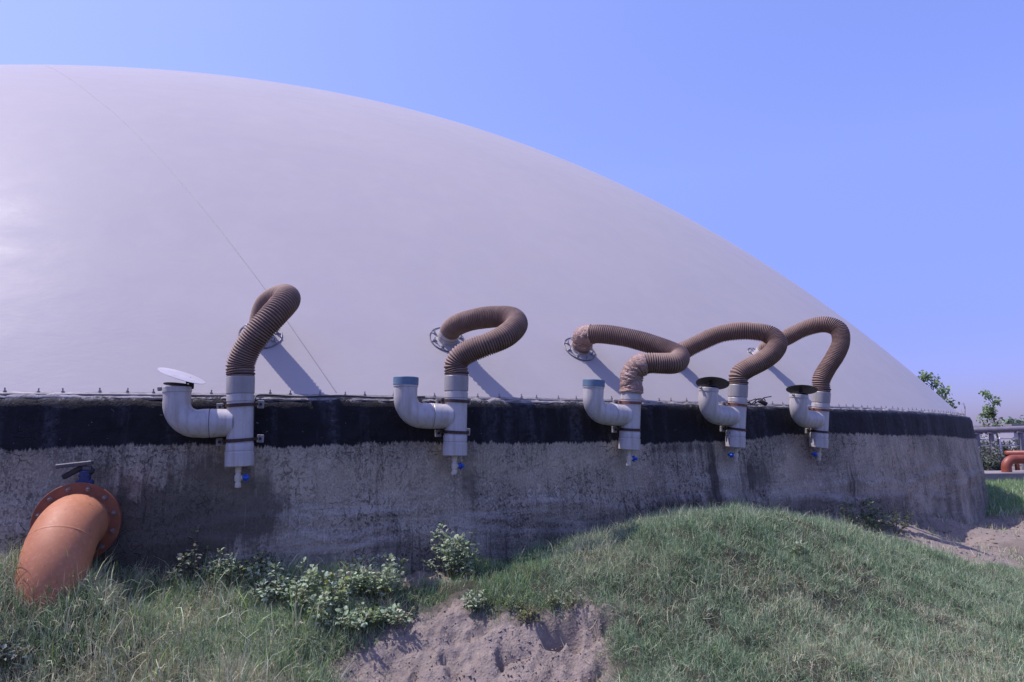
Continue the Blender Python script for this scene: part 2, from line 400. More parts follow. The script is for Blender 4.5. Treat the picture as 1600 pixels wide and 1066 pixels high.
# ------------------------------------------------------------------ terrain
TW = []
def cp(px, py, Y): TW.append(at(px, py, Y))
def cw(px, py): TW.append(wall_hit(px, py, R+.1))
for a in ((0, 912), (200, 905), (350, 900), (500, 896), (640, 893), (760, 876), (850, 856), (950, 830), (1050, 812), (1150, 808), (1280, 806), (1380, 802), (1450, 797), (1505, 790)): cw(*a)
for a in ((1000, 828, 5.5), (1100, 808, 5.5), (1200, 810, 5.7), (1300, 826, 5.9), (1400, 856, 6.1), (1500, 892, 6.2),
          (1100, 905, 4.75), (1300, 955, 4.7), (1200, 1066, 3.9), (1500, 980, 4.8), (1600, 950, 5.5), (1600, 1066, 4.1), (1400, 1066, 3.9), (1010, 1066, 3.95), (1000, 950, 4.6), (970, 880, 5.0),
          (1450, 840, 8.8), (1560, 862, 8.0), (1600, 800, 12), (1600, 770, 15.5), (1600, 756, 19), (1700, 900, 7.5), (1800, 800, 12),
          (60, 915, 4.05), (-40, 925, 4.0), (150, 925, 4.15), (0, 1066, 3.75), (200, 1066, 3.85), (400, 1066, 3.9), (180, 955, 4.4), (300, 965, 4.45), (480, 965, 4.45), (-150, 940, 4.6), (-150, 1066, 3.9),
          (640, 965, 4.5), (720, 952, 4.6), (800, 960, 4.55), (900, 945, 4.6), (950, 955, 4.55), (560, 1066, 4.15), (700, 1066, 4.2), (850, 1066, 4.2), (950, 1066, 4.15),
          (700, 918, 4.85), (850, 900, 4.9)): cp(*a)
G0 = CZ-1.56
for x in (-12, -6, -2, 0, 2, 5, 9):
    for y in (3.1, 1.5, -6): TW.append(np.array([x*(.5 if y > 3 else 1), y, G0+(.06 if y > 3 else 0)]))
for x, y in ((-14, 5), (-20, 12), (16, 10), (22, 22), (14, 26), (30, 40), (30, 5), (-30, -5), (10, 34)): TW.append(np.array([x, y, CZ-1.33]))
TW = np.array(TW)
def tps_k(d2): return np.where(d2 > 0, .5*d2*np.log(np.maximum(d2, 1e-12)), 0)
_n = len(TW); _K = tps_k(((TW[:, None, :2]-TW[None, :, :2])**2).sum(-1))+np.eye(_n)*.004
_P = np.c_[np.ones(_n), TW[:, :2]]; _A = np.block([[_K, _P], [_P.T, np.zeros((3, 3))]])
_c = np.linalg.solve(_A, np.r_[TW[:, 2], 0, 0, 0])
def h_base(x, y):
    x = np.asarray(x, float); y = np.asarray(y, float); sh = x.shape; x = x.ravel(); y = y.ravel(); out = np.zeros(len(x))
    for s in range(0, len(x), 40000):
        X = x[s:s+40000]; Y = y[s:s+40000]
        k = tps_k((X[:, None]-TW[None, :, 0])**2+(Y[:, None]-TW[None, :, 1])**2)
        out[s:s+40000] = k@_c[:_n]+_c[_n]+_c[_n+1]*X+_c[_n+2]*Y
    d = np.hypot(x-4, y-8); b = np.clip((d-16)/16, 0, 1); b = b*b*(3-2*b)
    sm = lambda v: np.clip(v, 0, 1)**2*(3-2*np.clip(v, 0, 1))
    b2 = sm((x-4.6)/2.6)*sm((y-7.2)/2.8)
    out = out*(1-b2)+(CZ-1.345)*b2
    out = np.clip(out, CZ-2.0, CZ-.45)*(1-b)+(CZ-1.33)*b
    return out.reshape(sh)
def inpoly(x, y, poly):
    c = np.zeros(x.shape, bool); n = len(poly)
    for i in range(n):
        x1, y1 = poly[i]; x2, y2 = poly[(i+1) % n]
        c ^= ((y1 > y) != (y2 > y)) & (x < (x2-x1)*(y-y1)/(y2-y1+1e-12)+x1)
    return c
def ground_pt(px, py):
    d = ray(px, py); ts = np.arange(2.5, 40, .01); X = d[0]*ts; Y = d[1]*ts; Z = CZ+d[2]*ts
    k = np.argmax(Z < h_base(X, Y)); return np.array([X[k], Y[k], Z[k]])
BARE = [np.array([ground_pt(*q)[:2] for q in poly]) for poly in (
    [(500, 1090), (530, 1030), (585, 995), (640, 958), (720, 945), (800, 958), (870, 940), (950, 938), (972, 990), (985, 1090)],
    [(615, 925), (632, 893), (700, 888), (735, 893), (700, 910), (650, 930)],
    [(1385, 838), (1410, 806), (1500, 800), (1590, 802), (1640, 820), (1640, 850), (1560, 846), (1580, 880), (1540, 892), (1480, 872), (1430, 852)])]
def bare_mask(x, y, wob=.10):
    xx = x+(fbm(x*5, y*5, 3, 31)-.5)*wob*4; yy = y+(fbm(x*5, y*5, 3, 57)-.5)*wob*3
    m = np.zeros(np.shape(x), bool)
    for p in BARE: m |= inpoly(xx, yy, p)
    return m
def soft_bare(x, y):
    # distance-free softness: average of shifted tests
    t = 0
    for dx, dy in ((0, 0), (.07, 0), (-.07, 0), (0, .07), (0, -.07)): t = t+bare_mask(x+dx, y+dy)
    return t/5.
def h_detail(x, y):
    b = soft_bare(x, y); near = np.clip(1.5-np.hypot(x-.3, y-4.4)/3.0, 0, 1)
    rg = 1-np.abs(2*fbm(x*3.1, y*3.1, 4, 3)-1)
    clod = (fbm(x*9, y*9, 5, 11, .6)-.5)*.075+(rg-.75)*.06+(fbm(x*26, y*26, 5, 23, .72)-.5)*.07
    hole = -np.clip(fbm(x*4.3, y*6.5, 3, 71)-.60, 0, 1)*.75
    soil = (clod+hole)*(.25+.75*near)
    soft = (fbm(x*1.6, y*1.6, 4, 5)-.5)*.12
    for fq, sd, wd, dp in ((2.3, 301, .010, .07), (4.6, 303, .010, .035)):
        soil = soil-dp*np.exp(-(np.abs(fbm(x*fq, y*fq, 5, sd)-.5)/wd)**2)*np.clip(fbm(x*1.9, y*1.9, 2, sd+1)*4-1.6, 0, 1)*near
    return b*(soil+soft*.2)+(1-b)*(soft*.8+(fbm(x*6, y*6, 4, 9)-.5)*.10)
def height(x, y):
    k = np.clip(1.2-np.hypot(np.asarray(x)-3, np.asarray(y)-8)/30, .15, 1)
    return h_base(x, y)+h_detail(x, y)*k
def axis(segs):
    a = []
    for s, e, d in segs: a.append(np.arange(s, e, d))
    return np.concatenate(a+[[segs[-1][1]]])
xs = axis([(-900, -100, 100), (-100, -20, 8), (-20, -4.2, .35), (-4.2, 4.6, .016), (4.6, 13, .08), (13, 25, .5), (25, 105, 8), (105, 905, 100)])
ys = axis([(-900, -100, 100), (-100, -20, 8), (-20, 2.4, .5), (2.4, 6.4, .016), (6.4, 9.5, .05), (9.5, 20, .14), (20, 32, 1), (32, 112, 8), (112, 1112, 100)])
X, Y = np.meshgrid(xs, ys, indexing='ij'); Z = height(X, Y)
me = mesh_np('ground', np.stack([X, Y, Z], -1).reshape(-1, 3), grid_faces(len(xs), len(ys)))
attr(me, 'litter_shade', np.clip(1-soft_bare(X, Y)*1.0, 0, 1)*(.92+.1*(fbm(X*2, Y*2, 3, 44)-.3))*np.where((Y > 6.3) & (X > 3.2), .35, 1))
g = link('ground', me, MAT['ground']); tag(g, 'uneven bank of grey-brown earth and sandy soil', None, kind='structure')

# ------------------------------------------------------------------ tank wall
BAT = .085
bandpx = [(-200, 704), (0, 706), (60, 703), (120, 697), (300, 694), (380, 697), (440, 700), (480, 698), (560, 694), (640, 691), (712, 692), (820, 693), (900, 691), (960, 690), (1000, 694), (1060, 692), (1110, 690), (1150, 690), (1185, 686), (1220, 679), (1282, 678), (1340, 678), (1400, 681), (1450, 680), (1490, 683), (1510, 686)]
bt = []; bz = []
for px, py in bandpx:
    P = wall_hit(px, py, R+.02); bt.append(th_of(P)); bz.append(P[2])
ths = np.concatenate([np.arange(-.42, .75, .0011), np.linspace(.76, 2*math.pi-.43, 160)])
zt = CZ+HR; nrow = []
zz = np.concatenate([np.linspace(zt-2.2, zt-1.5, 6)[:-1], np.arange(zt-1.5, zt-.09, .022)])
prof = [(BAT*(zt-z), z) for z in zz]+[(.004, zt-.062), (-.004, zt-.035), (-.02, zt-.014), (-.045, zt-.003), (-.08, zt), (-.115, zt+.002), (-.16, zt), (-.16, zt-.3)]
pr = np.array(prof); nt_, nv = len(ths), len(pr)
TH = np.repeat(ths[:, None], nv, 1); RR = R+pr[None, :, 0]+0*TH; ZZ = pr[None, :, 1]+0*TH
U = TH*R
rimw = np.interp(ths, [-.42, -.1, 0, .2, .3, .42, .55, .75], [.0, .0, .0, .0, 0, .0, 0, 0])
lump = (fbm(U*2.2, ZZ*2.2, 5, 81)-.5)
amp = np.clip((zt-.05-ZZ)/.2, .25, 1)
RR = RR+lump*.035*amp+(fbm(U*9, ZZ*9, 4, 85)-.5)*.012*np.clip((zt-.0-ZZ)/.1, 0, 1)
# horizontal ledges left by the shutter boards and plaster near the foot
for (zc, wd, am, sd) in ((zt-.83, .05, .028, 91), (zt-.70, .04, .014, 93), (zt-.95, .05, .022, 95)):
    zl = zc+(fbm(U*1.3, U*0, 3, sd)-.5)*.22
    RR = RR+am*np.clip((zl-ZZ)/wd, 0, 1)*np.clip(1-(zl-wd-ZZ)/.2, 0, 1)*np.clip(fbm(U*.9, U*0+3, 2, sd+1)*2.4-.7, 0, 1)
band2 = np.zeros_like(ZZ)
for ln, wd in (([(425, 800), (470, 826), (520, 838), (600, 822), (680, 812), (760, 826), (860, 830), (930, 822)], .022), ([(425, 780), (520, 796), (600, 800), (660, 792), (760, 808), (820, 812)], .016),
               ([(470, 858), (540, 850), (640, 838), (690, 842)], .022), ([(-100, 832), (0, 830), (50, 824), (70, 830)], .018), ([(1180, 780), (1260, 772), (1330, 778), (1400, 770), (1470, 772)], .03)):
    q = [wall_hit(a_, b_, R+.05) for a_, b_ in ln]; tq = [th_of(p) for p in q]; zq = np.interp(TH[:, :1], tq, [p[2] for p in q])+(fbm(U[:, :1]*7, U[:, :1]*0, 3, 201)-.5)*.05
    inn = ((TH > tq[0]) & (TH < tq[-1]))*np.clip(fbm(U*2.5, U*0+1, 2, 203)*3-.6, .2, 1); dz_ = (ZZ-zq)/wd
    band2 += inn*(np.exp(-np.clip(dz_, -9, 9)**2)-.75*np.exp(-np.clip(dz_+2.2, -9, 9)**2)); RR = RR+inn*.007/(1+np.exp(np.clip(dz_*3, -20, 20)))*np.exp(-np.clip(-dz_/6, 0, 9)**2)
edge = np.clip(1-np.abs(ZZ-(zt-.01))/.06, 0, 1)*(pr[None, :, 0] > -.1)
ZZ = ZZ+edge*(fbm(U*5.5, U*0+RR*7, 4, 97)-.5)*.03*np.clip(1.6-np.abs(TH)*2, .5, 1.4)
A_ = math.pi+PHI-TH
me = mesh_np('tank_wall', np.stack([CX+RR*np.sin(A_), CY+RR*np.cos(A_), ZZ], -1).reshape(-1, 3), grid_faces(nt_, nv, True))
attr(me, 'band', ZZ-np.interp(TH, bt, bz)); 
gth = [th_of(t) for t in TW[:14]]; gz = [t[2] for t in TW[:14]]
above = ZZ-np.interp(TH, gth, gz); attr(me, 'above', above)
attr(me, 'lip', np.clip(1-np.abs(ZZ-(zt+.0))/.05, 0, 1))
def blob(px, py, rx, ry):
    P = wall_hit(px, py, R+.05); u0 = th_of(P)*R; return np.exp(-((U-u0)/rx)**2-((ZZ-P[2])/ry)**2)
attr(me, 'rust', np.clip(blob(195, 765, .16, .12)+.6*blob(215, 800, .1, .15)+.4*blob(1010, 745, .1, .14)+.35*blob(1260, 730, .3, .3), 0, 1))
attr(me, 'stain', np.clip(1.2*blob(300, 815, .5, .22)+.7*blob(330, 740, .3, .2)+.6*blob(150, 740, .15, .2)+blob(225, 850, .3, .3)+.8*blob(400, 790, .2, .2)+.7*blob(1060, 700, .4, .06)+.8*blob(1180, 740, .28, .30)+.7*blob(735, 745, .1, .25)+.7*blob(690, 720, .05, .12)+.8*blob(1115, 745, .1, .3)+blob(620, 850, .2, .1)*.5+.6*blob(1330, 760, .25, .25)+.8*blob(1060, 790, .6, .12), 0, 1))
attr(me, 'ledge_light', .5+.5*np.clip(band2, -1, 1)); attr(me, 'pale', np.clip(.8*blob(590, 745, 1.1, .2)+.5*blob(480, 850, .4, .12)+.8*blob(880, 725, .7, .16)+.7*blob(1400, 715, 1.0, .18)+.8*blob(1230, 740, .35, .25)+.5*blob(60, 740, .4, .15)+.5*blob(1000, 760, .5, .1), 0, 1))
uvl = me.uv_layers.new(name='UVMap'); vi = np.zeros(len(me.loops), np.int32); me.loops.foreach_get('vertex_index', vi)
uvs = np.stack([U.ravel()[vi], ZZ.ravel()[vi]], -1)
# keep the closing column continuous
wr = np.zeros(len(vi), bool)
uvl.data.foreach_set('uv', uvs.astype(np.float32).ravel())
tank = link('tank_wall', me, MAT['wall']); tag(tank, 'round stained concrete tank wall with a black tarred band along its top', 'tank')

# crumbly mortar bead along the outer edge
tt = np.arange(-.30, .72, .0009); u = tt*R
ampm = .010+.03*np.clip(fbm(u*1.1, u*0, 3, 101)-.42, 0, 1)*2+.026*np.clip(1-(tt+.17)/.14, 0, 1)
hh = .006+ampm*(fbm(u*10, u*0+5, 4, 103)); wid = .022+.022*fbm(u*8, u*0+9, 3, 107)
k = 9; ang = np.linspace(-.5, math.pi+.3, k)
rr = R-.052+np.outer(wid, np.cos(ang))*1.0; zz2 = zt-.012+np.outer(hh, np.sin(ang))*1.35+(fbm(np.repeat(u[:, None], k, 1)*26, ang[None]*2+0*rr, 3, 109)-.5)*.016
A2 = math.pi+PHI-tt[:, None]
me = mesh_np('mortar_edge', np.stack([CX+rr*np.sin(A2), CY+rr*np.cos(A2), zz2], -1).reshape(-1, 3), grid_faces(len(tt), k))
link('mortar_edge', me, MAT['mortar'], tank)

# ------------------------------------------------------------------ dome
dome = empty('gas_dome', (CX, CY, zt)); tag(dome, 'huge pale inflated membrane dome bulging above the round concrete tank', 'dome')
a0 = math.asin(RD/RS); na, ne = 360, 90
az = np.linspace(0, 2*math.pi, na, endpoint=False); el = np.linspace(a0+.004, .0008, ne)
AZ, EL = np.meshgrid(az, el, indexing='ij')
P = np.stack([RS*np.sin(EL)*np.sin(AZ), RS*np.sin(EL)*np.cos(AZ), RS*np.cos(EL)+(SCN[2]-zt)], -1)
me = mesh_np('membrane', P.reshape(-1, 3), grid_faces(na, ne, True)); link('membrane', me, MAT['dome'], dome)
def strip_on_dome(pts, width, name, mat, off=.004):
    P = np.array([dome_hit(*q) for q in pts]); P = P-SCN; P /= np.linalg.norm(P, axis=1)[:, None]
    t = np.linspace(0, len(P)-1, 160); Q = np.stack([np.interp(t, np.arange(len(P)), P[:, i]) for i in range(3)], 1)
    for _ in range(60): Q[1:-1] = (Q[:-2]+Q[1:-1]*2+Q[2:])/4
    Q /= np.linalg.norm(Q, axis=1)[:, None]; T = np.gradient(Q, axis=0); Sd = np.cross(Q, T); Sd /= np.linalg.norm(Sd, axis=1)[:, None]
    V = np.stack([Q*RS-Sd*width/2-Q*.003, Q*(RS+off)-Sd*width*.4, Q*(RS+off)+Sd*width*.4, Q*RS+Sd*width/2-Q*.003], 1).reshape(-1, 3)+SCN-np.array([CX, CY, zt])
    return link(name, mesh_np(name, V, grid_faces(160, 4)), mat, dome)
strip_on_dome([(70, 103), (130, 140), (185, 182), (245, 243), (290, 293), (335, 348), (375, 400), (412, 449), (447, 500), (486, 556), (525, 613)], .007, 'seam', MAT['seam'])
# clamping rail and its bolts
rth = np.concatenate([np.arange(-.36, .72, .004), np.linspace(.73, 2*math.pi-.37, 120)]); A3 = math.pi+PHI-rth[:, None]
rp = np.array([(RD+.055, .004), (RD+.055, .020), (RD+.05, .023), (RD-.02, .040), (RD-.03, .03), (RD-.03, .0)])
rv = np.stack([rp[None, :, 0]*np.sin(A3), rp[None, :, 0]*np.cos(A3), rp[None, :, 1]+0*A3], -1).reshape(-1, 3)
me = mesh_np('clamp_rail', rv, grid_faces(len(rth), 6, True)); sharp(me); link('clamp_rail', me, MAT['rail'], dome)
b = MB(); b.lathe([(0, 0), (.011, 0), (.011, .012), (0, .012)], 6); b.lathe([(.005, .012), (.005, .032), (.0, .034)], 8)
bme = b.mesh('bolt'); sharp(bme); bme.materials.append(MAT['plate'])
for i in range(96):
    th = -.175+i*.0087+.0011*math.sin(i*2.3)
    o = link('bolt', bme, None, dome); q = ringp(th, RD+.018, 0)-np.array([CX, CY, 0]); o.location = (q[0], q[1], .031+.004*math.sin(i*5.1)); o.rotation_euler = (.08*math.sin(i*3), .08*math.cos(i*7), i)

# ------------------------------------------------------------------ vent pipes
def frame(th, bat=BAT):
    a = math.pi+PHI-th
    return Matrix.Rotation(math.pi-a, 3, 'Z')@Matrix.Rotation(-bat, 3, 'X')
def arc_path(L=.457, rb=.15, top=.235, x0=-.06):
    p = [(x, 0, 0) for x in np.linspace(x0, -(L-rb), 8)]
    p += [(-(L-rb)-rb*math.sin(t), 0, rb-rb*math.cos(t)) for t in np.linspace(.08, math.pi/2, 14)]
    p += [(-L, 0, z) for z in np.linspace(rb+.01, top, 5)]
    return np.array(p)
RP = .1
b = MB()   # tee body
b.lathe([(.0, -.318), (.098, -.32), (.108, -.314), (.108, -.218), (.104, -.212), (.1005, -.210), (.1005, -.206), (.104, -.204), (.105, -.158), (.102, -.152), (.1, -.149), (.1, .150), (.104, .155), (.1045, .196), (.102, .2), (.1, .203), (.1, .214)], 40)
b.tube([(x, 0, 0) for x in (-.05, -.12, -.17, -.212, -.218)], [.1, .1, .102, .104, .1], 36, False)
tee = b.mesh('tee_pipe'); sharp(tee, 30); tee.materials.append(MAT['pvc'])
b = MB(); b.lathe([(.1, .208), (.107, .212), (.108, .33), (.104, .336), (.09, .336), (.09, .30)], 40)
collar = b.mesh('collar'); sharp(collar, 30); collar.materials.append(MAT['sock'])
pth = arc_path(); rad = np.full(len(pth), .1); rad[0:1] = .1
b = MB(); pp = pth[pth[:, 0] < -.2195]; pp = np.concatenate([[[-.221, 0, 0], [-.224, 0, 0]], pp]); rr_ = np.full(len(pp), .1005); rr_[1] = .105; rr_[2:4] = .104; rr_[0] = .1
b.tube(pp, rr_, 36, False); b.lathe([(.1, .225), (.1055, .229), (.1055, .262), (.103, .266), (.092, .266), (.092, .16)], 36, org=(-.457, 0, 0))
elbow = b.mesh('elbow'); sharp(elbow, 30); elbow.materials.append(MAT['pvc'])
b = MB(); b.lathe([(.1, .24), (.1085, .243), (.109, .302), (.106, .306), (.09, .306), (.09, .2)], 36, org=(-.457, 0, 0)); b.lathe([(0, .21), (.09, .21)], 36, org=(-.457, 0, 0))
bcap = b.mesh('blue_collar'); sharp(bcap, 30); bcap.materials.append(MAT['bluecap'])
b = MB(); b.lathe([(.101, -.012), (.1085, -.012), (.1085, .012), (.101, .012)], 40)
for s_ in (-1, 1): b.box((s_*.118, .02, 0), (.03, .012, .02)); 
strap = b.mesh('strap'); sharp(strap, 30)
strap2 = strap.copy(); strap.materials.append(MAT['strap']); strap2.materials.append(MAT['redstrap'])
b = MB(); b.box((0, 0, 0), (.052, .03, .06), None, .004)
brk = b.mesh('bracket', False); brk.materials.append(MAT['plate'])
b = MB(); b.lathe([(0, 0), (.012, 0), (.012, .01), (0, .01)], 6, (0, -1, 0), (0, -.015, 0)); b.lathe([(.006, .01), (.006, .02), (0, .02)], 8, (0, -1, 0), (0, -.015, 0))
nut = b.mesh('nut'); sharp(nut); nut.materials.append(MAT['dark'])
b = MB(); b.lathe([(.0, -.47), (.022, -.47), (.024, -.465), (.024, -.44), (.019, -.436), (.019, -.43), (.027, -.42), (.027, -.385), (.02, -.378), (.019, -.365), (.024, -.36), (.024, -.335), (.026, -.33), (.026, -.318)], 20)
b.lathe([(.017, 0), (.017, .012), (.013, .014)], 14, (1, 0, 0), (.02, 0, -.402))
vb = b.mesh('drain_valve'); sharp(vb, 40); vb.materials.append(MAT['cream'])
b = MB(); b.lathe([(.0, 0), (.014, 0), (.018, .005), (.018, .02), (.012, .026), (0, .027)], 14, (1, 0, 0), (.032, 0, -.402)); b.box((.058, -.002, -.402), (.020, .068, .022), None, .006); b.box((.052, 0, -.402), (.016, .02, .046), None, .005)
vh = b.mesh('valve_handle'); vh.materials.append(MAT['blue'])

def disc(rx, th_, dish=.012):
    b = MB(); n = 8; pr = [(rx*k/n+.0001, th_+dish*(1-(k/n)**2)) for k in range(n+1)]; pr += [(rx+.001, th_*.5)]+[(rx*k/n+.0001, dish*(1-(k/n)**2)-.0) for k in range(n, -1, -1)]
    b.lathe(pr, 48); return b
lidm = disc(.176, .003, .010).mesh('lid'); sharp(lidm, 50); lidm.materials.append(MAT['lid'])
lid_shaded = lidm.copy(); lid_shaded.materials.clear(); lid_shaded.materials.append(MAT['steelgrey'])  # lids seen from below: underside shade put into a darker metal
flapm = disc(.098, .006, .004).mesh('flap'); sharp(flapm, 50); flapm.materials.append(MAT['dark'])
b = MB(); b.box((.1, 0, .275), (.035, .03, .05), None, .005); b.box((.09, 0, .31), (.016, .04, .05), None, .004); b.tube([(.06, 0, .296), (.1, 0, .300)], .008, 8)
hng = b.mesh('hinge', False); hng.materials.append(MAT['dark'])
b = MB(); b.box((-.122, 0, .255), (.034, .012, .032), None, .008); b.lathe([(.0, 0), (.011, 0), (.011, .012), (0, .012)], 8, (0, -1, 0), (-.126, -.006, .255))
tab = b.mesh('lug', False); tab.materials.append(MAT['sock'])

LAB = ['leftmost white vent pipe on the black band, its tilted lid pale on top',
       'white vent pipe with a blue collar, second from left, left of the sand patch',
       'white vent pipe with a blue collar joined to the hose wrapped in tape',
       'white vent pipe with a dark tilted lid, second from the right',
       'rightmost and smallest white vent pipe, with a thin dark lid']
PX = [375, 712, 985, 1151, 1281]; BY = [660, 651, 650, 651.5, 657]
VENT = []
for i in range(5):
    P = wall_hit(PX[i], BY[i], R+.045+.125); th = th_of(P)
    _fr = frame(th, 0); _ax = Vector((P[0], P[1], 0)).normalized()
    _fr = Matrix.Rotation((-.03, .02, .07, .10, .115)[i], 3, _ax)@_fr
    e = empty('vent_pipe', P, _fr); e.scale = ((.885, .885, .955), (.89, .89, .95), (.885, .885, .93), (.885, .885, .93), (.89, .89, .92))[i]; VENT.append(e)
    tag(e, LAB[i], 'vent pipe', 'white vent pipes strapped to the tank wall')
    link('tee_pipe', tee, None, e); link('collar', collar, None, e); el_ = link('elbow', elbow, None, e)
    if i in (1, 2): link('blue_collar', bcap, None, el_)
    else:
        lo = link('lid', lidm if i == 0 else lid_shaded, None, el_)
        dz, ty, tx, dx = {0: (.345, 19, 12, .03), 3: (.315, 13, -13, .055), 4: (.325, 11, -11, .05)}[i]
        lo.location = (-.457+dx, 0, dz); lo.rotation_euler = (math.radians(tx), math.radians(ty), 0)
        fl = link('flap', flapm, None, el_); fl.location = (-.457, 0, .268+(.012 if i == 0 else .004)); fl.rotation_euler = (math.radians(-3), math.radians(5), 0)
        h_ = link('hinge', hng, None, el_); h_.location = (-.457 if i == 0 else -.52, 0, 0)
        t_ = link('lug', tab, None, el_); t_.location = (-.457, 0, 0)
    for z, mm in ((.127, strap if i < 2 else strap2), (-.128, strap)):
        s_ = link('strap', mm, None, e); s_.location = (0, 0, z); s_.rotation_euler = (.03, .02 if i % 2 else -.03, 0)
        for sx in (-1, 1):
            k_ = link('bracket', brk, None, e); k_.location = (sx*(.152 if i == 0 else .135), .075, z+.004*sx+(.0 if sx > 0 else -.006)); k_.rotation_euler = (0, .06*sx, 0)
            n_ = link('nut', nut, None, k_)
    v_ = link('drain_valve', vb, None, e); h2 = link('valve_handle', vh, None, v_); h2.scale = (1.25, 1.25, 1.25); h2.location = (-.004, 0, .1)
    if i >= 3: v_.rotation_euler = (0, 0, math.pi*.9); v_.location = (.02, 0, 0)
    else: v_.location = ((-.008, 0, 0), (-.002, 0, 0), (.0, 0, 0))[i]; v_.rotation_euler = (0, 0, (-.1, .15, .0)[i])
    if i in (3, 4):   # flat bar down the left of the lower socket
        bb = MB(); bb.tube([(-.113, -.01, -.16), (-.116, -.02, -.30)], .004, 6); link('tie_bar', bb.mesh('tie_bar'), MAT['steel'], e)

# ------------------------------------------------------------------ flanges on the dome and flexible hoses
FL = [(407, 524), (699, 531), (905, 546), (1050, 562), (1186, 559)]
FLAB = ['bolted metal flange on the dome, half hidden behind the leftmost hose', 'bolted metal flange on the dome where the second hose from left ends',
        'bolted metal flange on the dome holding the taped end of a hose', 'metal flange on the dome hidden behind the crossing of two hoses', 'small metal flange on the dome behind the rightmost pair of hoses']
b = MB(); b.lathe([(.088, -.02), (.165, -.02), (.168, -.004), (.165, .003), (.100, .005), (.094, .012)], 48)
fring = b.mesh('flange_ring'); sharp(fring, 40); fring.materials.append(MAT['dome'])
b = MB(); b.lathe([(.162, .002), (.170, .002), (.171, .006), (.168, .010), (.162, .009)], 48)
frim = b.mesh('clamp_ring'); sharp(frim, 40); frim.materials.append(MAT['rail'])
b = MB(); b.lathe([(.092, -.01), (.092, .06), (.096, .064), (.096, .10), (.085, .10)], 36)
fst = b.mesh('stub'); sharp(fst, 40); fst.materials.append(MAT['pvc'])
b = MB(); b.box((0, 0, .008), (.05, .018, .006), None, .002); b.lathe([(0, .010), (.013, .010), (.013, .022), (0, .022)], 6); b.lathe([(.006, .022), (.006, .045), (0, .046)], 8)
fb = b.mesh('bolt', False); fb.materials.append(MAT['chrome'])
FN = []
for i, q in enumerate(FL):
    P = dome_hit(*q); n = (P-SCN)/np.linalg.norm(P-SCN); FN.append((P, n))
    rot = Vector(n).to_track_quat('Z', 'Y').to_matrix()
    e = empty('dome_flange', P, rot); tag(e, FLAB[i], 'flange', 'hose flanges on the dome')
    for nm, m_ in (('flange_ring', fring), ('clamp_ring', frim), ('stub', fst)): link(nm, m_, None, e)
    for k in range(8):
        o = link('bolt', fb, None, e); a = k*math.pi/4+.2; o.location = (.134*math.cos(a), .134*math.sin(a), 0); o.rotation_euler = (0, 0, a)

def spline(P, step=.006):
    P = np.array(P, float); n = len(P)
    Q = np.concatenate([[2*P[0]-P[1]], P, [2*P[-1]-P[-2]]]); out = []
    for i in range(n-1):
        p0, p1, p2, p3 = Q[i:i+4]
        t0 = 0; t1 = np.linalg.norm(p1-p0)**.5; t2 = t1+np.linalg.norm(p2-p1)**.5; t3 = t2+np.linalg.norm(p3-p2)**.5
        for t in np.linspace(t1, t2, 40, endpoint=False):
            a1 = (t1-t)/(t1-t0)*p0+(t-t0)/(t1-t0)*p1; a2 = (t2-t)/(t2-t1)*p1+(t-t1)/(t2-t1)*p2; a3 = (t3-t)/(t3-t2)*p2+(t-t2)/(t3-t2)*p3
            b1 = (t2-t)/(t2-t0)*a1+(t-t0)/(t2-t0)*a2; b2 = (t3-t)/(t3-t1)*a2+(t-t1)/(t3-t1)*a3
            out.append((t2-t)/(t2-t1)*b1+(t-t1)/(t2-t1)*b2)
    out.append(P[-1]); O = np.array(out)
    for _ in range(25): O[1:-1] = (O[:-2]+2*O[1:-1]+O[2:])/4
    s = np.r_[0, np.cumsum(np.linalg.norm(np.diff(O, axis=0), axis=1))]; m = max(8, int(s[-1]/step))
    t = np.linspace(0, s[-1], m); return np.stack([np.interp(t, s, O[:, k]) for k in range(3)], 1), t
HL = ['brown ribbed hose looping steeply up from the leftmost vent pipe', 'brown ribbed hose bent back on itself above the second vent pipe from left',
      'brown ribbed hose with both ends wrapped in shiny tape', 'brown ribbed hose arching long and flat over to the second vent pipe from right', 'brown ribbed hose rising highest at right, in a tall narrow hook']
# px, py and how far the point lies from the pipe (0) to the flange (1) in depth
HP = [
 [(376, 570, 0), (386, 545, -.02), (407, 516, -.02), (430, 490, .04), (448, 469, .20), (442, 464, .48), (419, 476, .72)],
 [(712, 571, 0), (719, 558, -.02), (740, 546, -.05), (764, 537, -.06), (790, 525, 0), (807, 508, .15), (799, 497, .34), (772, 495, .5), (733, 501, .68), (709, 511, .85)],
 [(986, 600, 0), (987, 588, -.01), (994, 575, -.04), (1010, 568, -.06), (1032, 568, -.06), (1055, 567, 0), (1061, 557, .20), (1040, 546, .38), (1005, 534, .52), (965, 525, .65), (930, 522, .78), (911, 527, .92)],
 [(1154, 587, 0), (1166, 577, 0), (1188, 566, 0), (1207, 552, .05), (1215, 536, .15), (1202, 523, .3), (1165, 517, .42), (1125, 522, .55), (1092, 536, .70), (1066, 549, .86)],
 [(1283, 594, 0), (1291, 578, 0), (1305, 556, 0), (1314, 534, .06), (1310, 515, .14), (1290, 507, .25), (1262, 512, .4), (1228, 528, .6), (1200, 543, .85)]]
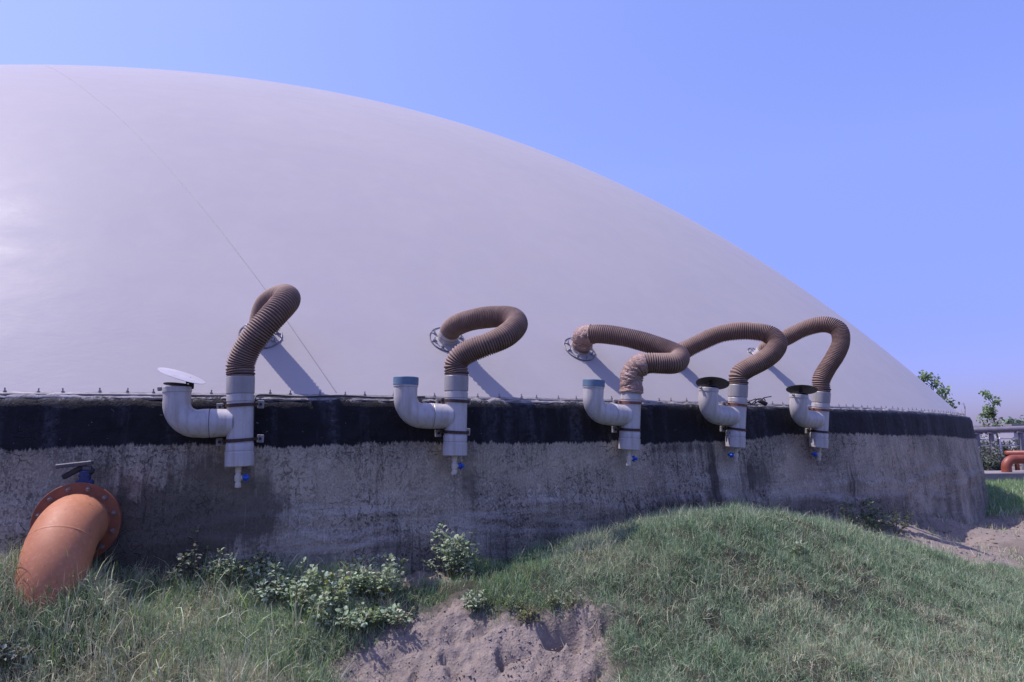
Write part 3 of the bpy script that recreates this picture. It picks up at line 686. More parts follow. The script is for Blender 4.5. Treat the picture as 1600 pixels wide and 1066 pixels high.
for i in range(5):
    e = VENT[i]; mw = e.matrix_world; A = np.array(mw@Vector((0, 0, .205 if i == 2 else .30))); A2v = np.array(mw@Vector((0, 0, .27 if i == 2 else .345)))
    Pf, n = FN[i]; B = Pf+n*.085; B0 = Pf+n*.03
    pts = [A, A2v]
    for (px, py, t) in HP[i]: pts.append(at(px, py, A2v[1]*(1-t)+(B[1])*t))
    pts += [B, B0]
    if i == 4: pts.insert(-2, Pf+n*.17)
    P, s = spline(pts, .0034)
    pitch = .0178; ph = (s/pitch) % 1
    saw = np.where(ph < .62, np.sin(ph/.62*math.pi)**.6, 0)
    rad = (.0875+.0125*saw)*(.98, .95, .95, .96, .95)[i]
    tape = np.zeros(len(s)); 
    if i == 2: tape = ((s < .30) | (s > s[-1]-.22)).astype(float)
    if i == 0: pass
    grip = (s < .05)
    rad = np.where(grip, .090+.004*saw, rad)
    rad = np.where(tape > 0, .096, rad)
    # crush of the tightest bend, small wobble
    rad = rad*(1+.012*np.sin(s*21+i))
    b = MB(); b.tube(P, rad, 30, False); me = b.mesh('flexible_hose')
    attr(me, 'rib', np.repeat(np.where(tape > 0, .5, saw), 30))
    o = link('flexible_hose', me, MAT['hose']); tag(o, HL[i], 'hose', 'brown ribbed hoses between dome and vent pipes')
    # hose clip at the pipe end
    if i != 2:
        k0 = int(.035/.0034); bb = MB(); bb.tube(P[k0:k0+4], [.096, .098, .098, .096], 30, False); link('hose_clip', bb.mesh('hose_clip'), MAT['strap'], o)
    else:
        for lo_, hi_, jj in ((0, .33, 0), (s[-1]-.24, s[-1]-.035, 1)):
            k = (s >= lo_) & (s <= hi_); Q = P[k]; ss = s[k]
            b = MB(); m = 40
            b.tube(Q, .0995+.0012*np.sin(ss*170)+.003*np.sin(ss*47+1), m, False)
            me = b.mesh('tape_wrap'); v = np.zeros(len(me.vertices)*3, np.float32); me.vertices.foreach_get('co', v); v = v.reshape(-1, 3)
            jt = (fbm(np.repeat(ss, m)*60, np.tile(np.arange(m), len(ss))*.45, 4, 7+jj)-.5)*.022
            cen = np.repeat(Q, m, 0); d = v-cen; v = cen+d*(1+jt/.105)[:, None]; me.vertices.foreach_set('co', v.astype(np.float32).ravel()); me.update()
            link('tape_wrap', me, MAT['tape'], o)

# ------------------------------------------------------------------ black cable on the rim
def rimpt(px, dr, dz):
    P = wall_hit(px, 622, R+dr); return ringp(th_of(P), R+dr, zt+dz)
pts = [rimpt(398, .03, -.34), rimpt(398, .03, -.2), rimpt(398, .028, -.06), rimpt(399, .012, .0), rimpt(404, -.03, .02)]+[rimpt(x, -.04, .018+.006*math.sin(x*.05)) for x in range(430, 690, 26)]
P, s = spline(pts, .02); b = MB(); b.tube(P, .006, 8)
tag(link('cable', b.mesh('cable'), MAT['black']), 'thin black cable along the tank rim, dropping beside the leftmost vent pipe', 'cable')
# rubbish on the rim
b = MB(); c0 = rimpt(1178, -.04, .02); rr0 = random.Random(3)
for k in range(7):
    a = rr0.uniform(0, 6.28); p = c0+np.array([rr0.uniform(-.12, .12), rr0.uniform(-.03, .03), rr0.uniform(.005, .05)]); dd = np.array([math.cos(a)*.1, .02*math.sin(a), rr0.uniform(-.03, .05)])
    b.tube([p-dd, p+dd*.2+np.array([0, 0, .02]), p+dd], .006, 6)
b.box(c0+np.array([.09, 0, .015]), (.09, .05, .04), np.array(Matrix.Rotation(.5, 3, 'Y')), .006)
tag(link('debris', b.mesh('debris'), MAT['dark']), 'dark bent scraps of wire lying on the rim between the two lidded vents', 'debris')

# ------------------------------------------------------------------ orange elbow with its valve
Pw = wall_hit(127, 814, R+.09); th = th_of(Pw); oe = empty('orange_elbow_pipe', Pw, frame(th, -.03))
tag(oe, 'large orange pipe bend bolted to the tank wall, running down into the grass', 'pipe')
# local: -Y points out of the wall
b = MB(); r0, rb_ = .186, .39; pa = [(0, -.10, 0), (0, -.105, 0), (0, -.11, 0)]
for t in np.linspace(.07, 1.47, 22): pa.append((-.0*(t/1.3)**1.5, -.11-rb_*math.sin(t), -(rb_-rb_*math.cos(t))))
last = np.array(pa[-1]); dr = last-np.array(pa[-2]); dr /= np.linalg.norm(dr)
for k in range(1, 8): pa.append(tuple(last+dr*k*.1))
b.tube(pa, r0, 48, False); me = b.mesh('bend'); link('bend', me, MAT['orange'], oe)
for tw in (.75,):
    k = 3+int((tw-.07)/1.38*21); b = MB(); q = np.array(pa); b.tube([q[k]*.7+q[k-1]*.3, q[k]*.85+q[k-1]*.15, q[k], q[k]*.85+q[k+1]*.15], [r0-.002, r0+.0018, r0+.0018, r0-.002], 48, False); link('weld', b.mesh('weld'), MAT['orange'], oe)
b = MB(); b.lathe([(.17, .085), (.253, .085), (.256, .088), (.256, .104), (.253, .107), (.192, .107), (.1865, .112)], 64, (0, -1, 0)); me = b.mesh('flange'); sharp(me, 30); link('flange', me, MAT['rustshaded'], oe)
b = MB(); b.lathe([(.15, .0), (.236, .0), (.239, .003), (.239, .024), (.236, .027), (.16, .027)], 64, (0, -1, 0)); me = b.mesh('flange'); sharp(me, 30); link('flange', me, MAT['rustshaded'], oe)
b = MB(); b.lathe([(.16, .0275), (.212, .0275), (.212, .0845), (.16, .0845)], 48, (0, -1, 0)); b.box((.02, -.056, .24), (.10, .052, .06), None, .010); b.lathe([(.0, .18), (.034, .18), (.034, .325), (.030, .33), (0, .33)], 20, (0, 0, 1), (.02, -.056, 0))
b.box((.02, -.056, .300), (.068, .06, .014), None, .004)
me = b.mesh('valve_body'); sharp(me, 30); vbo = link('valve_body', me, MAT['navy'], oe)
b = MB(); R1 = Matrix.Rotation(math.radians(-5), 3, 'Y'); 
b.box((-.045, -.06, .370), (.21, .05, .028), np.array(Matrix.Rotation(math.radians(-6), 3, 'Y')), .005); b.box((.03, -.058, .345), (.05, .045, .03), None, .006)
me = b.mesh('lever', False); link('lever', me, MAT['steelgrey'], vbo)
b = MB(); b.box((-.045, -.05, .325), (.15, .035, .034), np.array(Matrix.Rotation(math.radians(-30), 3, 'Y')), .005)
link('lever_grip', b.mesh('lever_grip', False), MAT['dark'], vbo)
b = MB(); b.box((.05, -.056, .325), (.04, .045, .04), None, .01); link('gland', b.mesh('gland', False), MAT['dark'], vbo)
b = MB(); b.lathe([(0, 0), (.017, 0), (.017, .014), (0, .014)], 6, (0, -1, 0)); b.lathe([(.009, .014), (.009, .032), (.006, .034), (0, .034)], 10, (0, -1, 0)); b.lathe([(0, -.001), (.021, -.001), (.021, .003), (0, .003)], 16, (0, -1, 0))
ob = b.mesh('bolt'); sharp(ob); ob.materials.append(MAT['boltrust'])
for k in range(12):
    a = k*2*math.pi/12+math.pi/12; o = link('bolt', ob, None, oe); o.scale = (.8, .8, .8); o.location = (.220*math.cos(a), -.107, .220*math.sin(a)); o.rotation_euler = (0, k, 0)
# bar leaning at the far left
P0 = at(-30, 868, 4.55); P1 = at(30, 922, 4.45); b = MB(); b.tube([P0+(P0-P1)*3, P0, P1, P1+(P1-P0)*.6], .008, 8)
tag(link('steel_rod', b.mesh('steel_rod'), MAT['steel']), 'thin pale rod slanting into the grass left of the orange pipe', 'rod')

# ------------------------------------------------------------------ things beyond the tank, at the right
GZ = CZ-1.33
b = MB(); Yg = 23.; p0 = at(1490, 673.5, Yg); p1 = at(1760, 665, Yg-1.5)
gp = empty('grey_pipeline', (p0[0]+2, p0[1], GZ)); tag(gp, 'long grey horizontal pipeline on posts, running off right behind the tank', 'pipeline')
off = np.array([p0[0]+2, p0[1], GZ])
b.tube(np.linspace(p0-off, p1-off, 8), .095, 20); link('pipe', b.mesh('pipe'), MAT['greypipe'], gp)
for px in (1528, 1551, 1598, 1660):
    t = (px-1490)/270; q = p0*(1-t)+p1*t-off; b = MB(); b.box((q[0], q[1], (q[2]-.1)/2+.0), (.12, .10, q[2]-.1), None, .01); b.box((q[0], q[1], q[2]-.115), (.3, .16, .05), None, .01); link('support_post', b.mesh('support_post', False), MAT['greypipe'], gp)
Yr = 19.3; q0 = at(1571, 718, Yr); 
rp_ = empty('red_pipe', (q0[0], q0[1], GZ)); tag(rp_, 'brick-red pipe bending up from the concrete slab at the right edge', 'pipe')
z1 = q0[2]-GZ; rr1 = .125; pa = [(0, 0, z) for z in np.linspace(-.05, z1-.24, 6)]+[(.24-.24*math.cos(t), 0, z1-.24+.24*math.sin(t)) for t in np.linspace(.1, 1.57, 12)]+[(x, 0, z1) for x in (.4, 1, 3, 6)]
b = MB(); b.tube(pa, rr1, 28); link('bend', b.mesh('bend'), MAT['redpipe'], rp_)
b = MB(); b.lathe([(.12, .05), (.2, .05), (.2, .09), (.12, .09)], 24); link('flange', b.mesh('flange'), MAT['redpipe'], rp_)
q1 = at(1572, 709, 21.5); b = MB(); b.tube([(q1[0], q1[1], q1[2]), (q1[0]+7, q1[1], q1[2])], .09, 20); b.box((q1[0]+.3, q1[1], (q1[2]+GZ-.05)/2), (.1, .1, q1[2]-GZ), None, .01)
tag(link('red_pipe', b.mesh('red_pipe'), MAT['redpipe']), 'second red pipe lying level just behind the red bend', 'pipe')
s0 = at(1505, 739.5, 19.0); s1 = at(1800, 746, 19.0)
b = MB(); b.box(((s0[0]+s1[0])/2, 19.6, (s0[2]+GZ-.25)/2), (s1[0]-s0[0], 1.2, s0[2]-GZ+.25), None, .02)
tag(link('concrete_slab', b.mesh('concrete_slab', False), MAT['slab']), 'low grey concrete slab edge under the red pipe at right', 'slab')
# low fence of pipe rails behind
fe = empty('rail_fence', (at(1540, 690, 27)[0], 27, GZ)); fo = np.array(fe.location); tag(fe, 'thin pale rail fence behind the grey pipeline', 'fence')
for py in (686, 697):
    a_, b_ = at(1500, py, 27)-fo, at(1700, py-1.5, 27)-fo; m = MB(); m.tube([a_, b_], .022, 8); link('rail', m.mesh('rail'), MAT['steel'], fe)
for px in (1530, 1562, 1596, 1640):
    a_ = at(px, 684, 27)-fo; m = MB(); m.tube([(a_[0], 0, 0), (a_[0], 0, a_[2])], .03, 8); link('post', m.mesh('post'), MAT['steel'], fe)
# far building
q = at(1600, 690, 60); b = MB(); b.box((q[0]+8, 60, GZ+1.0), (22, 6, 2.1), None, .02)
bo = link('wall', b.mesh('wall', False), MAT['farwall']); fbld = empty('low_building', (q[0]+8, 60, GZ)); tag(fbld, 'low pale building far behind the pipes at the right edge', 'building')
bo.parent = fbld; bo.matrix_parent_inverse = Matrix.Translation(-Vector((q[0]+8, 60, GZ)))
b = MB(); b.box((0, 0, 2.1), (22.6, 6.6, .14)); link('roof', b.mesh('roof', False), MAT['slab'], fbld)

# ------------------------------------------------------------------ leaves and plants
LEAFV = np.array([(0, 0, 0), (-.22, .22, .05), (.22, .22, .05), (-.46, .42, .10), (.46, .42, .10), (0, .42, -.02), (-.30, .62, .07), (.30, .62, .07), (-.24, .86, .05), (.24, .86, .05), (0, .82, -.05), (0, 1.08, -.16)])
LEAFF = [np.array([(0, 5, 3, 1), (0, 2, 4, 5), (5, 10, 8, 6), (5, 7, 9, 10)]), np.array([(5, 6, 3), (5, 4, 7), (10, 11, 8), (10, 9, 11)])]
def leaves(pos, dirs, up, size, rnd):
    """place leaf blades; pos, dirs, up (n,3); size (n,)"""
    n = len(pos); d = dirs/np.linalg.norm(dirs, axis=1)[:, None]; s = np.cross(d, up); s /= np.linalg.norm(s, axis=1)[:, None]+1e-9; u_ = np.cross(s, d)
    L = LEAFV[None]*np.stack([rnd.uniform(.8, 1.1, n), np.ones(n), rnd.uniform(.6, 2.2, n)], 1)[:, None]
    V = pos[:, None]+size[:, None, None]*(L[..., 0:1]*s[:, None]+L[..., 1:2]*d[:, None]+L[..., 2:3]*u_[:, None])
    k = len(LEAFV); off = (np.arange(n)*k)[:, None, None]
    return V.reshape(-1, 3), [(f[None]+off).reshape(-1, f.shape[1]) for f in LEAFF], k
def leafcol(n, base, var, rnd, k, alt=None, pa=.15):
    b = np.array(base)[None]*(1+rnd.normal(0, var, (n, 1)))*(1+rnd.normal(0, .06, (n, 3)))
    if alt is not None: b = np.where(rnd.random((n, 1)) < pa, np.array(alt)[None]*(1+rnd.normal(0, .15, (n, 1))), b)
    b = np.clip(b, .01, .8); return np.repeat(np.c_[b, np.ones(n)], k, 0)
def weed(px, py, height_, spread, nst, seed, label, leaf=.035, base=(.37, .45, .30), lean=(0, 0), alt=(.19, .25, .09), ground=None, dens=1., grp=None):
    rnd = np.random.default_rng(seed); g0 = ground_pt(px, py) if ground is None else np.array(ground); g0[2] = float(height(g0[0:1], g0[1:2])[0])
    e = empty('weed', g0); tag(e, label, 'plant', grp)
    st = MB(); PV = []; DV = []; UV = []; SV = []
    for k in range(nst):
        a = rnd.uniform(0, 2*math.pi); r_ = spread*math.sqrt(rnd.uniform(.02, 1)); hh = height_*rnd.uniform(.35, 1.0)*(1-.45*(r_/spread)**2)
        tip = np.array([math.cos(a)*r_+lean[0], math.sin(a)*r_*.8+lean[1], hh]); b0 = np.array([tip[0]*.25, tip[1]*.25, -.03]); mid = (b0+tip)/2+np.array([tip[0]*.15, tip[1]*.15, .04*hh])
        t = np.linspace(0, 1, 7)[:, None]; P = (1-t)**2*b0+2*t*(1-t)*mid+t*t*tip; st.tube(P, np.linspace(.0035, .0012, 7), 5, False)
        m = int(rnd.integers(14, 24)*dens)
        for j in range(m):
            tt_ = 1-rnd.uniform(0, .72)**1.6; i0 = min(5, int(tt_*6)); f_ = tt_*6-i0; p = P[i0]*(1-f_)+P[i0+1]*f_
            aa = rnd.uniform(0, 2*math.pi); el_ = rnd.uniform(-.2, .55)+(.5 if tt_ > .93 else 0); d = np.array([math.cos(aa)*math.cos(el_), math.sin(aa)*math.cos(el_), math.sin(el_)])
            pet = rnd.uniform(.008, .03); PV.append(p+d*pet); DV.append(d); UV.append(np.array([0, 0, 1])+rnd.normal(0, .35, 3)); SV.append(leaf*rnd.uniform(.55, 1.15)*(.75+.25*(1-tt_)))
            st.tube([p, p+d*pet*1.1], .0009, 4, False)
    PV, DV, UV, SV = map(np.array, (PV, DV, UV, SV)); V, Fs, k = leaves(PV, DV, UV, SV, rnd)
    me = mesh_np('foliage', V, Fs); attr(me, 'col', leafcol(len(PV), base, .22, rnd, k, alt), 'FLOAT_COLOR'); link('foliage', me, MAT['leaf'], e)
    me = st.mesh('stem'); attr(me, 'col', np.tile([.16, .17, .09, 1], (len(me.vertices), 1)), 'FLOAT_COLOR'); link('stem', me, MAT['leaf'], e)
    return e
WG = 'broad-leaved weeds in front of the tank'
weed(708, 897, .40, .20, 30, 1, 'pale leafy weed standing alone against the wall by the sand patch', .038, grp=WG, dens=1.3)
weed(592, 942, .32, .19, 22, 2, 'bushy grey-green weed at the right end of the leafy clump, left of the sand patch', .040, grp=WG, dens=1.3)
weed(530, 942, .34, .22, 24, 3, 'tallest weed of the leafy clump, directly under the second vent pipe from left', .042, grp=WG, dens=1.3, alt=(.20, .24, .05))
weed(452, 948, .28, .22, 22, 4, 'spreading weed at the left end of the leafy clump', .040, grp=WG, dens=1.2)
weed(550, 982, .13, .26, 22, 5, 'low broad-leaved weed creeping over the top of the bare soil bank', .042, grp=WG)
weed(610, 975, .12, .16, 12, 6, 'small flat weed on the bank edge, just right of the creeping one', .034, grp=WG)
weed(745, 955, .13, .08, 9, 7, 'small pale weed on the lip of the soil bank, below the lone weed', .032, grp=WG)
weed(830, 975, .09, .10, 9, 8, 'straggly yellowish weed hanging over the middle of the soil bank', .028, base=(.20, .20, .11), grp=WG)
weed(292, 916, .38, .15, 14, 9, 'thin pale weed with drooping tips, right of the orange pipe', .038, grp=WG, base=(.24, .26, .21))
weed(345, 918, .22, .13, 12, 10, 'dark leafy weed in the grass between orange pipe and leafy clump', .034, grp=WG)
weed(8, 1035, .15, .11, 10, 11, 'pale fuzzy weed at the left edge of the grass', .038, grp=WG, base=(.25, .27, .23))
weed(1352, 832, .42, .26, 24, 12, 'dark weed with long leaves where the green mound meets the wall', .055, base=(.16, .19, .13), grp=WG, dens=.9)
weed(1395, 830, .32, .22, 14, 13, 'thin half-bare weed just right of the long-leaved one', .045, base=(.12, .14, .10), grp=WG, dens=.7)
weed(400, 905, .18, .20, 12, 14, 'dark weed at the foot of the wall, left of the leafy clump', .036, base=(.07, .095, .055), grp=WG)
weed(415, 925, .22, .16, 14, 16, 'low pale weed at the left edge of the leafy clump, half in grass', .036, grp=WG)
weed(500, 965, .16, .20, 16, 17, 'low weed in front of the leafy clump, beside the grass', .038, grp=WG)
weed(880, 950, .08, .12, 10, 18, 'straggly low weed trailing over the right part of the bank lip', .024, base=(.24, .28, .16), grp=WG)
weed(795, 950, .07, .09, 8, 19, 'small dull weed on the bank lip between the pale one and the yellowish one', .024, base=(.22, .25, .15), grp=WG)
weed(1245, 862, .12, .04, 3, 15, 'single tiny pale sprout on top of the green mound', .030, base=(.28, .31, .22), grp=WG)

def tree(px, pyb, pyt, Y, crown, nleaf, seed, label, leaf=.14, base=(.20, .29, .14), bare=False, nb=14, grp='young trees beyond the tank'):
    rnd = np.random.default_rng(seed); top = at(px, pyt, Y); g0 = np.array([top[0], Y, GZ]); Ht = top[2]-GZ
    e = empty('tree', g0); tag(e, label, 'tree', grp)
    t = np.linspace(0, 1, 10); bend = rnd.normal(0, .12, 2)
    P = np.stack([bend[0]*Ht*.3*t**2+.04*np.sin(t*7), bend[1]*Ht*.3*t**2, Ht*t*.93], 1); b = MB(); b.tube(P, np.linspace(.075, .012, 10)*(Ht/4), 8)
    lp = []
    for k in range(nb):
        f_ = rnd.uniform(.32, .98)**.8; p = np.array([np.interp(f_, t, P[:, i]) for i in range(3)]); a = rnd.uniform(0, 2*math.pi)
        ln = crown*(1.15-f_*.65)*rnd.uniform(.6, 1.15); d = np.array([math.cos(a), math.sin(a), rnd.uniform(.5, 1.4)]); d /= np.linalg.norm(d)
        q = np.array([p+d*ln*s_+np.array([0, 0, .12*ln*s_**2]) for s_ in np.linspace(0, 1, 6)]); q[1:-1] += rnd.normal(0, .02*ln, (4, 3)); b.tube(q, np.linspace(.022, .006, 6)*(Ht/4), 5)
        for s_ in range(3):
            j = rnd.integers(2, 6); d2 = d+rnd.normal(0, .5, 3); d2 /= np.linalg.norm(d2); q2 = np.array([q[j]+d2*ln*.45*w_ for w_ in np.linspace(0, 1, 4)]); b.tube(q2, np.linspace(.008, .003, 4)*(Ht/4), 4)
            lp += [q2[1], q2[2], q2[3]]
        lp += [q[3], q[4], q[5]]
    link('trunk', b.mesh('trunk'), MAT['bark'], e)
    if not bare:
        lp = np.array(lp); c = lp[rnd.integers(0, len(lp), nleaf)]+rnd.normal(0, .085*crown, (nleaf, 3)); d = rnd.normal(0, 1, (nleaf, 3)); d[:, 2] -= .3
        V, Fs, k = leaves(c, d, rnd.normal(0, .5, (nleaf, 3))+np.array([0, 0, 1.]), leaf*rnd.uniform(.6, 1.2, nleaf), rnd)
        me = mesh_np('crown', V, Fs); attr(me, 'col', leafcol(nleaf, base, .22, rnd, k, (.16, .21, .10), .25), 'FLOAT_COLOR'); link('crown', me, MAT['leaf'], e)
    return e
tree(1456, 0, 584, 34, 1.15, 900, 21, 'leafy young tree rising behind the edge of the dome', .17)
tree(1551, 0, 614, 30, .75, 600, 22, 'slender pale green sapling right of the tank, behind the grey pipeline', .13, (.24, .33, .18))
tree(1505, 0, 628, 30, .6, 0, 23, 'leafless thin shrub just behind the corner of the tank', bare=True, nb=5)
tree(1592, 0, 668, 85, 1.8, 700, 24, 'round-topped tree far off at the right edge', .55, (.20, .27, .20), nb=20)
tree(1640, 0, 650, 90, 3.2, 700, 25, 'far round tree outside beyond the right edge', .55, (.07, .11, .06), nb=20) if False else None
def bush(px, py, Y, rx, rz, n, seed, label, leaf, base, cat='bush'):
    rnd = np.random.default_rng(seed); c = at(px, py, Y); g0 = np.array([c[0], Y, GZ]); e = empty('bush', g0); tag(e, label, cat)
    b = MB(); tips = []
    for k in range(34):
        a = rnd.uniform(0, 2*math.pi); u_ = rnd.uniform(.15, 1); zt_ = rz*rnd.uniform(.25, 1)*math.sqrt(max(.05, 1-.75*u_*u_)); q = np.array([math.cos(a)*rx*u_, math.sin(a)*rx*u_*.7, zt_])
        b.tube([q*0, q*np.array([.4, .4, .55]), q], [.018, .012, .005], 5); tips.append(q)
    link('stem', b.mesh('stem'), MAT['bark'], e); tips = np.array(tips)
    c_ = tips[rnd.integers(0, len(tips), n)]*(rnd.uniform(.5, 1.03, (n, 1)))+rnd.normal(0, .09*rx, (n, 3)); c_[:, 2] = np.abs(c_[:, 2])
    d = rnd.normal(0, 1, (n, 3)); V, Fs, k = leaves(c_, d, rnd.normal(0, .4, (n, 3))+np.array([0, -.2, 1.]), leaf*rnd.uniform(.6, 1.2, n), rnd)
    me = mesh_np('foliage', V, Fs); attr(me, 'col', leafcol(n, base, .22, rnd, k), 'FLOAT_COLOR'); link('foliage', me, MAT['leaf'], e)
bush(1546, 700, 21.6, .72, 1.05, 2100, 31, 'dense glossy bush between the tank and the red pipe', .085, (.17, .195, .16))
bush(1582, 690, 33, 1.3, 1.15, 1400, 32, 'dull olive bush behind the rail fence at the right edge', .11, (.10, .105, .085))
bush(1530, 668, 45, 2.5, 1.5, 900, 33, 'far grey-green bush just above the grey pipeline beside the tank', .2, (.13, .15, .13))
bush(1640, 668, 70, 7.0, 2.0, 1600, 34, 'wide far thicket on the horizon at the right edge', .35, (.10, .125, .10))

# ------------------------------------------------------------------ grass
def blades(name, x, y, L, W, lean, curl, cols, seed, label, segs=3, zoff=-.005, heading=None):
    rnd = np.random.default_rng(seed); n = len(x); z = height(x, y)+zoff
    a = rnd.uniform(0, 2*math.pi, n) if heading is None else heading; d = np.stack([np.cos(a), np.sin(a), 0*a], 1)
    b2 = a+rnd.normal(0, .6, n); d2 = np.stack([np.cos(b2), np.sin(b2), 0*a], 1)
    fa = rnd.uniform(0, math.pi, n); s = np.stack([np.cos(fa), np.sin(fa), rnd.normal(0, .3, n)], 1)
    t = np.linspace(0, 1, segs+1); P = []
    ph = np.zeros((n, 3)); cur = np.stack([x, y, z], 1); out = [cur]
    ang = lean.copy()
    for k in range(segs):
        dirv = np.sin(ang)[:, None]*(d*(1-k/segs)+d2*(k/segs))+np.cos(ang)[:, None]*np.array([0, 0, 1.]); cur = cur+dirv*(L/segs)[:, None]; out.append(cur); ang = ang+curl/segs
    wd = [1, .85, .6, 0] if segs == 3 else [1, .75, 0]
    V = []
    for k in range(segs): V += [out[k]-s*(W*wd[k]/2)[:, None], out[k]+s*(W*wd[k]/2)[:, None]]
    V.append(out[segs]); m = 2*segs+1; V = np.stack(V, 1).reshape(-1, 3); o = np.arange(n)[:, None]*m
    q = np.concatenate([o+np.array([2*k, 2*k+1, 2*k+3, 2*k+2]) for k in range(segs-1)]); tr = o+np.array([2*segs-2, 2*segs-1, 2*segs])
    me = mesh_np(name, V, [q, tr]); attr(me, 'col', np.repeat(np.c_[cols, np.ones(n)], m, 0), 'FLOAT_COLOR')
    ob = link(name, me, MAT['grass']); tag(ob, label, None, kind='stuff'); return ob
def scatter(n, x0, x1, y0, y1, rnd): return rnd.uniform(x0, x1, n), rnd.uniform(y0, y1, n)
def outside_tank(x, y, m=.10): return np.hypot(x-CX, y-CY) > R+m+.08
def palette(n, rnd, pal, w_, patch=None):
    pal = np.array(pal); idx = rnd.choice(len(pal), n, p=np.array(w_)/sum(w_)); c = pal[idx]*(1+rnd.normal(0, .15, (n, 1))); return np.clip(c, .01, .8)
GREEN = (.17, .30, .125); BLUEG = (.225, .325, .195); STRAW = (.54, .50, .33); DRY = (.35, .31, .19); LIME = (.26, .39, .09); DARKG = (.07, .12, .045); PALE = (.50, .54, .36)
rnd = np.random.default_rng(5)
pu = lambda x, y: project(np.stack([x, y, h_base(x, y)], -1))
def view_keep(x, y):   # nothing beyond a generous margin round the photographed ground
    return (np.abs(x) < y*1.15+1.2)
SPLIT = 1.02
# the green mound
n = 900000; x, y = scatter(n, .0, 6.6, 3.5, 7.0, rnd)
den = 1-soft_bare(x, y)*.985; den *= np.clip(fbm(x*2.5, y*2.5, 4, 61)*1.9-.12, .6, 1)*np.clip(fbm(x*13, y*13, 2, 62)*3-.6, .35, 1)
near = np.clip(5.2/np.maximum(y, 3), .3, 1)**1.3
k = (rnd.random(n) < den*near) & outside_tank(x, y, .02) & view_keep(x, y) & (x > .35-.25*(y-4.2)+.12*np.sin(y*9)) & ((y < 6.9) | (x > 99)) & (x < 1.02*y+.4)
x, y = x[k], y[k]; n = len(x); f_ = fbm(x*1.7, y*1.7, 4, 63); dc = ground_pt(1340, 940); dc2 = ground_pt(1290, 1050); dryf = np.clip((f_-.55)*4+1.1*np.exp(-((x-dc[0])/.42)**2-((y-dc[1])/.6)**2)+.9*np.exp(-((x-dc2[0])/.6)**2-((y-dc2[1])/.35)**2)+.12, 0, 1)
c1 = palette(n, rnd, [GREEN, BLUEG, LIME, PALE, DARKG], [2.4, 6, .2, 1.6, 3.2]); c2 = palette(n, rnd, [STRAW, DRY, BLUEG, PALE], [4, 3, 3, 1.5])
cols = np.where((rnd.random(n) < dryf*.62)[:, None], c2, c1)
L = rnd.uniform(.035, .10, n)*np.clip(.75+f_*.6, .6, 1.3)*np.clip(fbm(x*9, y*9, 3, 64)*2.2-.1, .45, 1.6); blades('mound_grass', x, y, L, rnd.uniform(.0016, .0031, n), np.abs(rnd.normal(1.05, .5, n)), rnd.normal(.3, 2.3, n), cols, 71, 'fine wiry green grass covering the mound at the right, straw-coloured lower down')
# strip of grass between bank and wall, and the tufts along the wall foot
n = 90000; x, y = scatter(n, -.9, 2.2, 4.3, 6.6, rnd); k = (rnd.random(n) < (1-soft_bare(x, y))*np.clip(fbm(x*3, y*3, 3, 65)*2.2-.3, .1, 1)) & outside_tank(x, y, .0) & (x <= .35-.25*(y-4.2)+.12*np.sin(y*9)) & (x > -.85+.2*np.sin(y*13)) & (y > 4.3)
x, y = x[k], y[k]; n = len(x); cols = palette(n, rnd, [GREEN, BLUEG, LIME, DRY, DARKG], [4, 4, 1.5, 1.5, 1.5])
blades('bank_grass', x, y, rnd.uniform(.04, .10, n), rnd.uniform(.0018, .0036, n), np.abs(rnd.normal(.5, .4, n)), rnd.normal(.5, .8, n), cols, 72, 'short green grass between the soil bank and the wall')
# drier, longer grass at the left
n = 480000; x, y = scatter(n, -5.0, -.2, 3.1, 5.4, rnd)
den = (1-soft_bare(x, y)*.98)*np.clip(fbm(x*3, y*3, 4, 67)*2.0-.15, .25, 1)
k = (rnd.random(n) < den) & outside_tank(x, y, .0) & view_keep(x, y) & (x < -.85+.2*np.sin(y*13)+.1*np.sin(y*31)); x, y = x[k], y[k]; n = len(x)
f_ = fbm(x*1.9, y*1.9, 4, 69); g_ = fbm(x*2.6+9, y*2.6, 3, 73)
c1 = palette(n, rnd, [GREEN, BLUEG, LIME, PALE, DARKG], [3.2, 3.5, 1.6, 3, 1.6]); c2 = palette(n, rnd, [STRAW, DRY, PALE, BLUEG], [4, 4, 2, 2]); cols = np.where((rnd.random(n) < np.clip((f_-.38)*5+np.clip(4.6-y, 0, 1)*.45, .2, .9))[:, None], c2, c1)
L = rnd.uniform(.045, .14, n)*np.clip(.6+g_*.9, .6, 1.5)*np.clip(fbm(x*9, y*9, 3, 66)*2.2-.1, .45, 1.6); blades('dry_grass', x, y, L, rnd.uniform(.0020, .0040, n), np.abs(rnd.normal(.95, .5, n)), rnd.normal(.4, 2.4, n), cols, 74, 'tangled half-dry grass at the left around the orange pipe')
